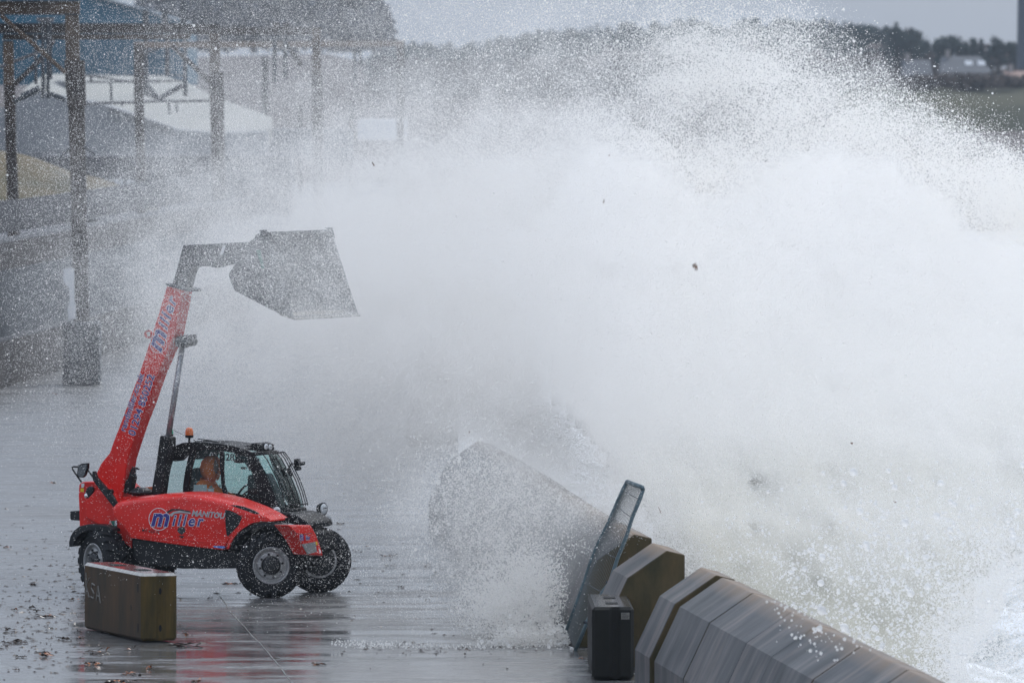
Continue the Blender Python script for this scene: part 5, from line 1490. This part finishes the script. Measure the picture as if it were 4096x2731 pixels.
side_panel('lettering_dash', [(1212, 732), (1236, 735), (1235, 744), (1210, 741)], -.159, .003, 'decal_grey', bevel=0)
text_part('lettering', 'MT 625 H', .048, side_mtx(a1(665, 858, Yh - .001), a1(760, 870, Yh) - a1(665, 858, Yh)), 'decal_black', T, 0, .001, .001, space=1.3)
side_panel('arrow_sticker', [(1184, 962), (1256, 964), (1270, 972), (1252, 982), (1184, 974)], -.158, .004, 'decal_sky_blue', bevel=0)
text_part('lettering', '5', .075, side_mtx(a1(468, 812, .078)), 'decal_white', T, 0, .004, .001)
text_part('lettering', '28', .13, side_mtx(a1(1270, 345, .828)), 'decal_black', T, 0, .003, .001)
# boom lettering runs up the boom
Yl = Yb0 - .001
bd = s1(640, 1232) - s1(528, 1568); bd = bd.normalized()
def bpt(px, py): p = lp(px, py, Yl); return p
outlined('m', .34, bpt(450 + 400 / 2.09, 1100 + 648 / 2.09), bd, .28, fat=.03, edge=.02)
outlined('iller', .215, bpt(450 + 452 / 2.09, 1100 + 465 / 2.09), bd, .28, fat=.018, space=1.24)
ring(bpt(450 + 385 / 2.09, 1100 + 572 / 2.09), Vector((0, -1, 0)), .128, .007, 'logo_ring', 'decal_white', T)
outlined('randmiller.co.uk', .125, bpt(450 + 104 / 2.09, 1100 + 1312 / 2.09), bd, .0, fat=.012, edge=.03)
outlined('01294 850252', .150, bpt(450 + 184 / 2.09, 1100 + 1350 / 2.09), bd, .0, fat=.012, edge=.03)
o_ = nose_pt(1778, 924, .014); rn = (nose_pt(1870, 914, .014) - o_)
NN = Vector((1, 0, .18)).normalized()
rn = rn - NN * rn.dot(NN)
outlined('m', .155, o_ + NN * .006, rn, .28, nrm=NN, fat=.03, edge=.02)
outlined('iller', .085, nose_pt(1822, 920, .020), rn, .28, nrm=NN, fat=.016)

# ================================================================== DRIVER
def skin_body(name, joints, edges, m_, parent, sub=2, root=0):
    me = bpy.data.meshes.new(name); me.from_pydata([j[:3] for j in joints], edges, [])
    o = bpy.data.objects.new(name, me); COL.objects.link(o); o.parent = parent; me.materials.append(M(m_))
    sk = o.modifiers.new('skin', 'SKIN'); 
    if not me.skin_vertices: pass
    for v, j in zip(me.skin_vertices[0].data, joints): v.radius = (j[3], j[4] if len(j) > 4 else j[3])
    me.skin_vertices[0].data[root].use_root = True
    sk.use_smooth_shade = True; ss = o.modifiers.new('smooth', 'SUBSURF'); ss.levels = sub; ss.render_levels = sub
    return o
hd = a1(1168, 400, 1.2); hip = a1(1120, 610, 1.2)
Mx = T.matrix_basis
def toworld(p): return W0 + FW * p.x + LT * p.y + UPV * p.z
pr = empty('person', toworld(Vector((hip.x, 1.2, hip.z - .12))), -YAW)
tag(pr, 'driver in an orange hooded waterproof jacket seated in the loader cab', 'person')
ox, oz = hip.x, hip.z - .12
H_ = lambda x, y, z: (x - ox, y - 1.2, z - oz)
neck = (hd.x - .04, 1.2, hd.z - .15)
J = [(*H_(hip.x, 1.2, hip.z - .04), .17, .15), (*H_(hip.x + .01, 1.2, hip.z + .15), .17, .14), (*H_(hip.x + .02, 1.2, neck[2] - .10), .19, .13), (*H_(*neck), .075, .075), (*H_(hd.x - .01, 1.2, hd.z - .02), .09, .10), (*H_(hd.x - .02, 1.2, hd.z + .08), .09, .10),
     (*H_(hip.x + .03, 1.0, neck[2] - .13), .085), (*H_(hip.x + .13, .96, neck[2] - .37), .062), (*H_(hip.x + .38, 1.05, neck[2] - .36), .045),
     (*H_(hip.x + .03, 1.4, neck[2] - .13), .085), (*H_(hip.x + .13, 1.44, neck[2] - .37), .062), (*H_(hip.x + .38, 1.35, neck[2] - .36), .045),
     (*H_(hip.x + .40, 1.08, hip.z - .02), .085), (*H_(hip.x + .50, 1.08, hip.z - .40), .06), (*H_(hip.x + .40, 1.32, hip.z - .02), .085), (*H_(hip.x + .50, 1.32, hip.z - .40), .06)]
skin_body('body', J, [(0, 1), (1, 2), (2, 3), (3, 4), (4, 5), (2, 6), (6, 7), (7, 8), (2, 9), (9, 10), (10, 11), (0, 12), (12, 13), (0, 14), (14, 15)], 'orange_cloth', pr)
# hood: open shell round the face
b = MB(); hc = Vector(H_(hd.x - .015, 1.2, hd.z + .005)); rows = []
for i in range(7):
    t = i / 6; x = -.15 + .25 * t; r_ = .155 * math.sqrt(max(.02, 1 - (1 - min(1, t * 1.35)) ** 2)) if t < .75 else .150 - .05 * (t - .75)
    rows.append([hc + Vector((x, r_ * .88 * math.cos(2 * math.pi * k / 18), r_ * 1.15 * math.sin(2 * math.pi * k / 18) - .01)) for k in range(18)])
b.prism(rows, False); b.add(rows[0], [tuple(range(18))]); hood_o = b.build('hood', 'orange_cloth', pr, smooth=True)
sl = hood_o.modifiers.new('thickness', 'SOLIDIFY'); sl.thickness = .012
b = MB(); b.lathe([(0, -.115), (.05, -.10), (.078, -.05), (.088, 0), (.085, .05), (.06, .095), (0, .12)], 20, axis='z', c=hc + Vector((.015, 0, 0)))
b.add([hc + Vector(p) for p in ((.085, -.018, .01), (.085, .018, .01), (.128, 0, -.03), (.092, 0, .03), (.088, 0, -.045))], [(0, 2, 3), (1, 3, 2), (0, 4, 2), (1, 2, 4)])
b.build('face', 'skin', pr, smooth=True)
for s in (-1, 1):
    b = MB(); b.lathe([(0, -.008), (.011, 0), (0, .008)], 8, axis='z', c=hc + Vector((.094, s * .030, .022))); b.build('eye', 'hub_black', pr, smooth=True)
b = MB(); b.box((.090, -.025, -.068), (.099, .025, -.060), mtx=Matrix.Translation(hc)); b.build('mouth', 'bucket_steel', pr)
for s, yy in ((-1, 1.05), (1, 1.35)):
    b = MB(); base = Vector(H_(hip.x + .40, yy, neck[2] - .36))
    for k in range(4):
        b.tube([base + Vector((-.01, (k - 1.5) * .018, 0)), base + Vector((.05, (k - 1.5) * .019, .015)), base + Vector((.075, (k - 1.5) * .019, -.01)), base + Vector((.06, (k - 1.5) * .018, -.035))], [.011, .010, .009, .008], 6)
    b.tube([base, base + Vector((.02, -s * .04, .01)), base + Vector((.05, -s * .045, -.015))], [.012, .011, .009], 6)
    b.tube([base + Vector((-.04, 0, 0)), base + Vector((.03, 0, .005))], [.03, .035], 10)
    b.build('hand', 'skin', pr, smooth=True)
# grey reflective braces on the jacket
for yy in (1.07, 1.33):
    b = MB(); b.tube([Vector(H_(hip.x - .14, yy, hip.z + .22)), Vector(H_(hip.x - .06, yy - .02, neck[2] - .03)), Vector(H_(hip.x + .10, yy, neck[2] - .12)), Vector(H_(hip.x + .17, yy, hip.z + .15))], .016, 6); b.build('reflective_band', 'reflective_grey', pr, smooth=True)

# ================================================================== WRACK AND FLYING DEBRIS
def seaweed_clump(px, py, w, h, label, orange=.25, grp='seaweed clumps lying on the wet quay'):
    c = G(px, py); r = empty('seaweed_clump', c); tag(r, label, 'seaweed', grp)
    S = c.y / FPX
    W, Hh = w * S, h * S
    for nm, m_, n in (('frond', 'seaweed', max(5, int(w / 5))), ('bladder', 'seaweed_orange', max(0, int(w / 5 * orange)))):
        if n == 0: continue
        b = MB()
        for _ in range(n):
            x = random.gauss(0, .25) * W; y = random.gauss(0, .5) * W; a = random.uniform(-.5, .5) + random.choice((0, math.pi)); L_ = random.uniform(.15, .42) * W
            z0 = random.uniform(.0, .55) * Hh * max(0, 1 - abs(x) / W * 1.6) + .006; z1 = max(.004, z0 + random.uniform(-.6, .5) * Hh)
            ww = random.uniform(.006, .02)
            d = Vector((math.cos(a), math.sin(a), 0)); nrm = Vector((-d.y, d.x, random.uniform(-1.2, 1.2))).normalized() * ww
            p = [Vector((x, y, z0)), Vector((x, y, z0)) + d * L_ * .5 + Vector((0, 0, max(0, (z1 - z0) * .7 + .01))), Vector((x, y, 0)) + d * L_ + Vector((0, 0, z1))]
            b.add([p[0] - nrm * .5, p[0] + nrm * .5, p[1] + nrm, p[1] - nrm, p[2] + nrm * .3, p[2] - nrm * .3], [(0, 1, 2, 3), (3, 2, 4, 5)])
        o2 = b.build(nm, m_, r); o2['kind'] = 'stuff'
WR = [(183, 2624, 74, 24, .8, 'dark and orange seaweed clump left of the block, in the open'), (395, 2618, 100, 34, .15, 'big black seaweed heap in front of the block'), (525, 2598, 60, 14, .1, 'pale ragged strip of weed near the foot of the block'),
      (735, 2585, 110, 18, .02, 'long black strap of kelp right of the block\'s foot'), (725, 2515, 34, 20, .1, 'small black weed tuft beside the block\'s right edge'), (748, 2542, 46, 26, .6, 'brown bladder weed close to the block\'s right edge'),
      (392, 2657, 56, 12, .7, 'reddish leaf litter below the big black heap'), (600, 2676, 36, 16, 1.0, 'orange scrap of weed lying in the olive reflection'), (517, 2701, 62, 16, .8, 'flat orange weed strip near the bottom, below the block'),
      (470, 2729, 90, 10, .2, 'dark weed cut by the bottom edge'), (68, 2680, 20, 7, 1.0, 'tiny orange scrap at the lower left'), (75, 2630, 50, 6, .1, 'thin dark stem at the lower left'),
      (183, 2516, 34, 20, .1, 'black weed ball on the left, level with the block'), (20, 2518, 50, 14, .1, 'black wedge of weed cut by the left edge'), (100, 2491, 26, 9, .1, 'flat dark leaf left of the black weed ball'),
      (60, 2440, 26, 12, .2, 'small loop of weed on the far left'), (15, 2413, 20, 8, 0, 'dark fleck of weed at the left edge'), (158, 2400, 16, 6, .1, 'tiny dark tuft above the thin stem'),
      (110, 2408, 36, 4, 0, 'straight thin twig on the left'), (135, 2431, 40, 7, 0, 'short branching stem on the left'), (158, 2444, 42, 7, 0, 'long dark pod on the left'),
      (175, 2467, 90, 9, .2, 'drawn-out line of weed along the slab joint at the left'), (60, 2537, 36, 10, .1, 'dark curl of weed on the left'), (240, 2555, 70, 9, .05, 'wavy thin stem left of the block\'s far foot'),
      (55, 2571, 90, 9, .1, 'straggling weed line in the lower left'), (25, 2587, 40, 8, .1, 'short dark streak of weed at the left, low'), (265, 2518, 24, 6, .05, 'small curl just left of the block'),
      (320, 2556, 34, 10, .5, 'brown scrap at the block\'s far lower corner'), (315, 2527, 18, 9, .8, 'red brown leaf at the block\'s far lower corner'), (290, 2400, 32, 6, .4, 'twig with a reddish tip beside the block'),
      (270, 2438, 22, 10, .1, 'prickly tuft left of the block'), (918, 2338, 60, 12, .4, 'brown weed strip between the loader\'s wheels'), (846, 2396, 34, 7, .05, 'black sliver on the ground below the loader\'s belly'),
      (1275, 2660, 56, 14, .6, 'brown weed tuft in the loader\'s reflection'), (1560, 2229, 56, 22, .3, 'weed lump on the open quay right of the loader'), (1428, 2208, 38, 14, .1, 'wispy stem just right of the loader\'s far wheel'),
      (1318, 2101, 34, 12, .5, 'brown weed behind the far front wheel'), (1365, 2098, 50, 12, .3, 'weed scraps trailing right behind the far front wheel'), (1600, 2351, 30, 6, .05, 'dark sliver on the open quay'),
      (1500, 2310, 22, 7, .05, 'small dark curl on the open quay'), (1712, 2401, 22, 8, .05, 'dark speck of weed on the quay ahead of the loader'), (1853, 2620, 24, 10, .05, 'dark pebble-like weed near the foam line'),
      (2325, 2637, 26, 12, 1.0, 'orange leaf lying by the foot of the dark block'), (790, 2730, 60, 14, .5, 'yellowish root cut by the bottom edge'), (130, 2340, 40, 7, .3, 'brown scrap behind the block on the left'),
      (30, 2190, 30, 7, .5, 'reddish scrap far behind on the left'), (105, 2198, 24, 5, .3, 'brown crumb left of the loader'), (215, 1935, 40, 6, .3, 'dark scrap in the distance left of the loader')]
for px, py, w, h, og, lab in WR: seaweed_clump(px, py, w, h, lab, og)
# small crumbs of wrack nobody could count
b = MB()
for i in range(900):
    if random.random() < .62: px, py = random.uniform(-60, 420), random.triangular(1950, 2735, 2560)
    elif random.random() < .6: px, py = random.uniform(420, 2300), random.triangular(2050, 2735, 2250)
    else: px, py = random.gauss(1750, 230), random.gauss(2265 if random.random() < .5 else 2595, 12)
    c = G(px, py)
    if c.x > crest(c.y) - .8: continue
    s = random.uniform(.006, .022); a = random.uniform(0, 6.3); d = Vector((math.cos(a), math.sin(a), 0)) * s * random.uniform(1, 4); e = Vector((-math.sin(a), math.cos(a), 0)) * s
    t = c + Vector((0, 0, random.uniform(.006, .02)))
    b.add([c + d + Vector((0, 0, .003)), c + e + Vector((0, 0, .003)), c - d + Vector((0, 0, .003)), c - e + Vector((0, 0, .003)), t], [(0, 1, 4), (1, 2, 4), (2, 3, 4), (3, 0, 4), (0, 3, 2, 1)])
o = b.build('wrack_crumbs', 'seaweed'); tag(o, 'scattered crumbs of seaweed and grit over the quay', None, None, 'stuff')
mat('autumn_leaf', (0.16, 0.06, 0.015), rough=.5, var=.6, scale=30)
def flying(px, py, D, shape, sc, lab, m_='autumn_leaf', nm='flying_leaf'):
    c = P(px, py, D); S = D / FPX * sc; b = MB(); f = []
    for i, (x, y) in enumerate(shape): f.append(Vector((x * S, .012 * math.sin(i * 1.7), -y * S)))
    b.prism([f, [p + Vector((0, .004, 0)) for p in f]]); o = b.build(nm, m_); o.location = c; tag(o, lab, 'leaf' if nm == 'flying_leaf' else 'twig'); return o
flying(2781, 1066, 124, [(-10, -6), (3, -15), (3, -7), (8, -4), (8, 5), (9, 9), (4, 14), (-1, 13), (-3, 6), (-7, 4), (-10, 0)], 1.25, 'largest orange brown leaf in flight against the white spray')
flying(1494, 656, 121, [(-6, -8), (-2, -5), (3, 2), (5, 9), (1, 8), (-3, 2), (-6, -2)], 1.1, 'dark slim leaf flying left above the bucket')
flying(2415, 806, 123, [(-3, -9), (4, -10), (4, 2), (0, 10), (-4, 6)], 1.0, 'small striped leaf flying in the middle of the spray')
flying(3407, 1772, 122, [(-5, -4), (1, -5), (5, 1), (2, 5), (-4, 3)], 1.0, 'little brown leaf flying low over the wall')
flying(1877, 1577 + 150, 121, [(-2, -5), (3, 0), (1, 6), (-3, 2)], 1.0, 'tiny dark fleck flying over the middle of the quay')
flying(2638, 2040, 118, [(-5, -13), (-3, -13), (7, 12), (5, 13)], 1.0, 'thin brown twig flying right of the mesh panel', nm='flying_twig')
flying(3582, 2005, 118, [(-8, -4), (-2, 1), (8, 1), (8, 3), (-3, 4), (-9, -2)], 1.0, 'bent black twig flying over the sea', nm='flying_twig')
flying(2486, 1066, 122, [(-6, -4), (-5, -5), (7, 3), (6, 5)], 1.0, 'tiny twig flying left of the largest leaf', nm='flying_twig')
flying(2437, 622, 124, [(-5, 0), (0, -3), (5, -1), (1, 3)], 1.0, 'small dark fleck high in the spray', nm='flying_leaf')
flying(2565, 1354, 122, [(-6, -4), (-5, -5), (6, 3), (5, 5)], 1.0, 'hair thin twig flying in the centre right spray', nm='flying_twig')
flying(219, 1573, 150, [(-11, -3), (-5, -2), (9, 3), (10, 6), (-4, 1), (-11, -1)], 1.0, 'bent brown twig hovering by the yard wall', nm='flying_twig')

# ================================================================== HAZE
b = MB(); b.box((-330, -8, -4.6), (330, 1840, 24.0))
hz = bpy.data.materials.new('haze_air'); hz.use_nodes = True; nt = hz.node_tree; nt.nodes.clear()
oo = nt.nodes.new('ShaderNodeOutputMaterial'); pv = nt.nodes.new('ShaderNodeVolumePrincipled')
pv.inputs['Color'].default_value = (.80, .90, 1.0, 1); pv.inputs['Density'].default_value = .0001
nt.links.new(pv.outputs[0], oo.inputs['Volume']); MATS['haze_air'] = hz
o = b.build('haze', 'haze_air'); tag(o, 'thin grey sea haze over the whole bay', None, None, 'stuff')
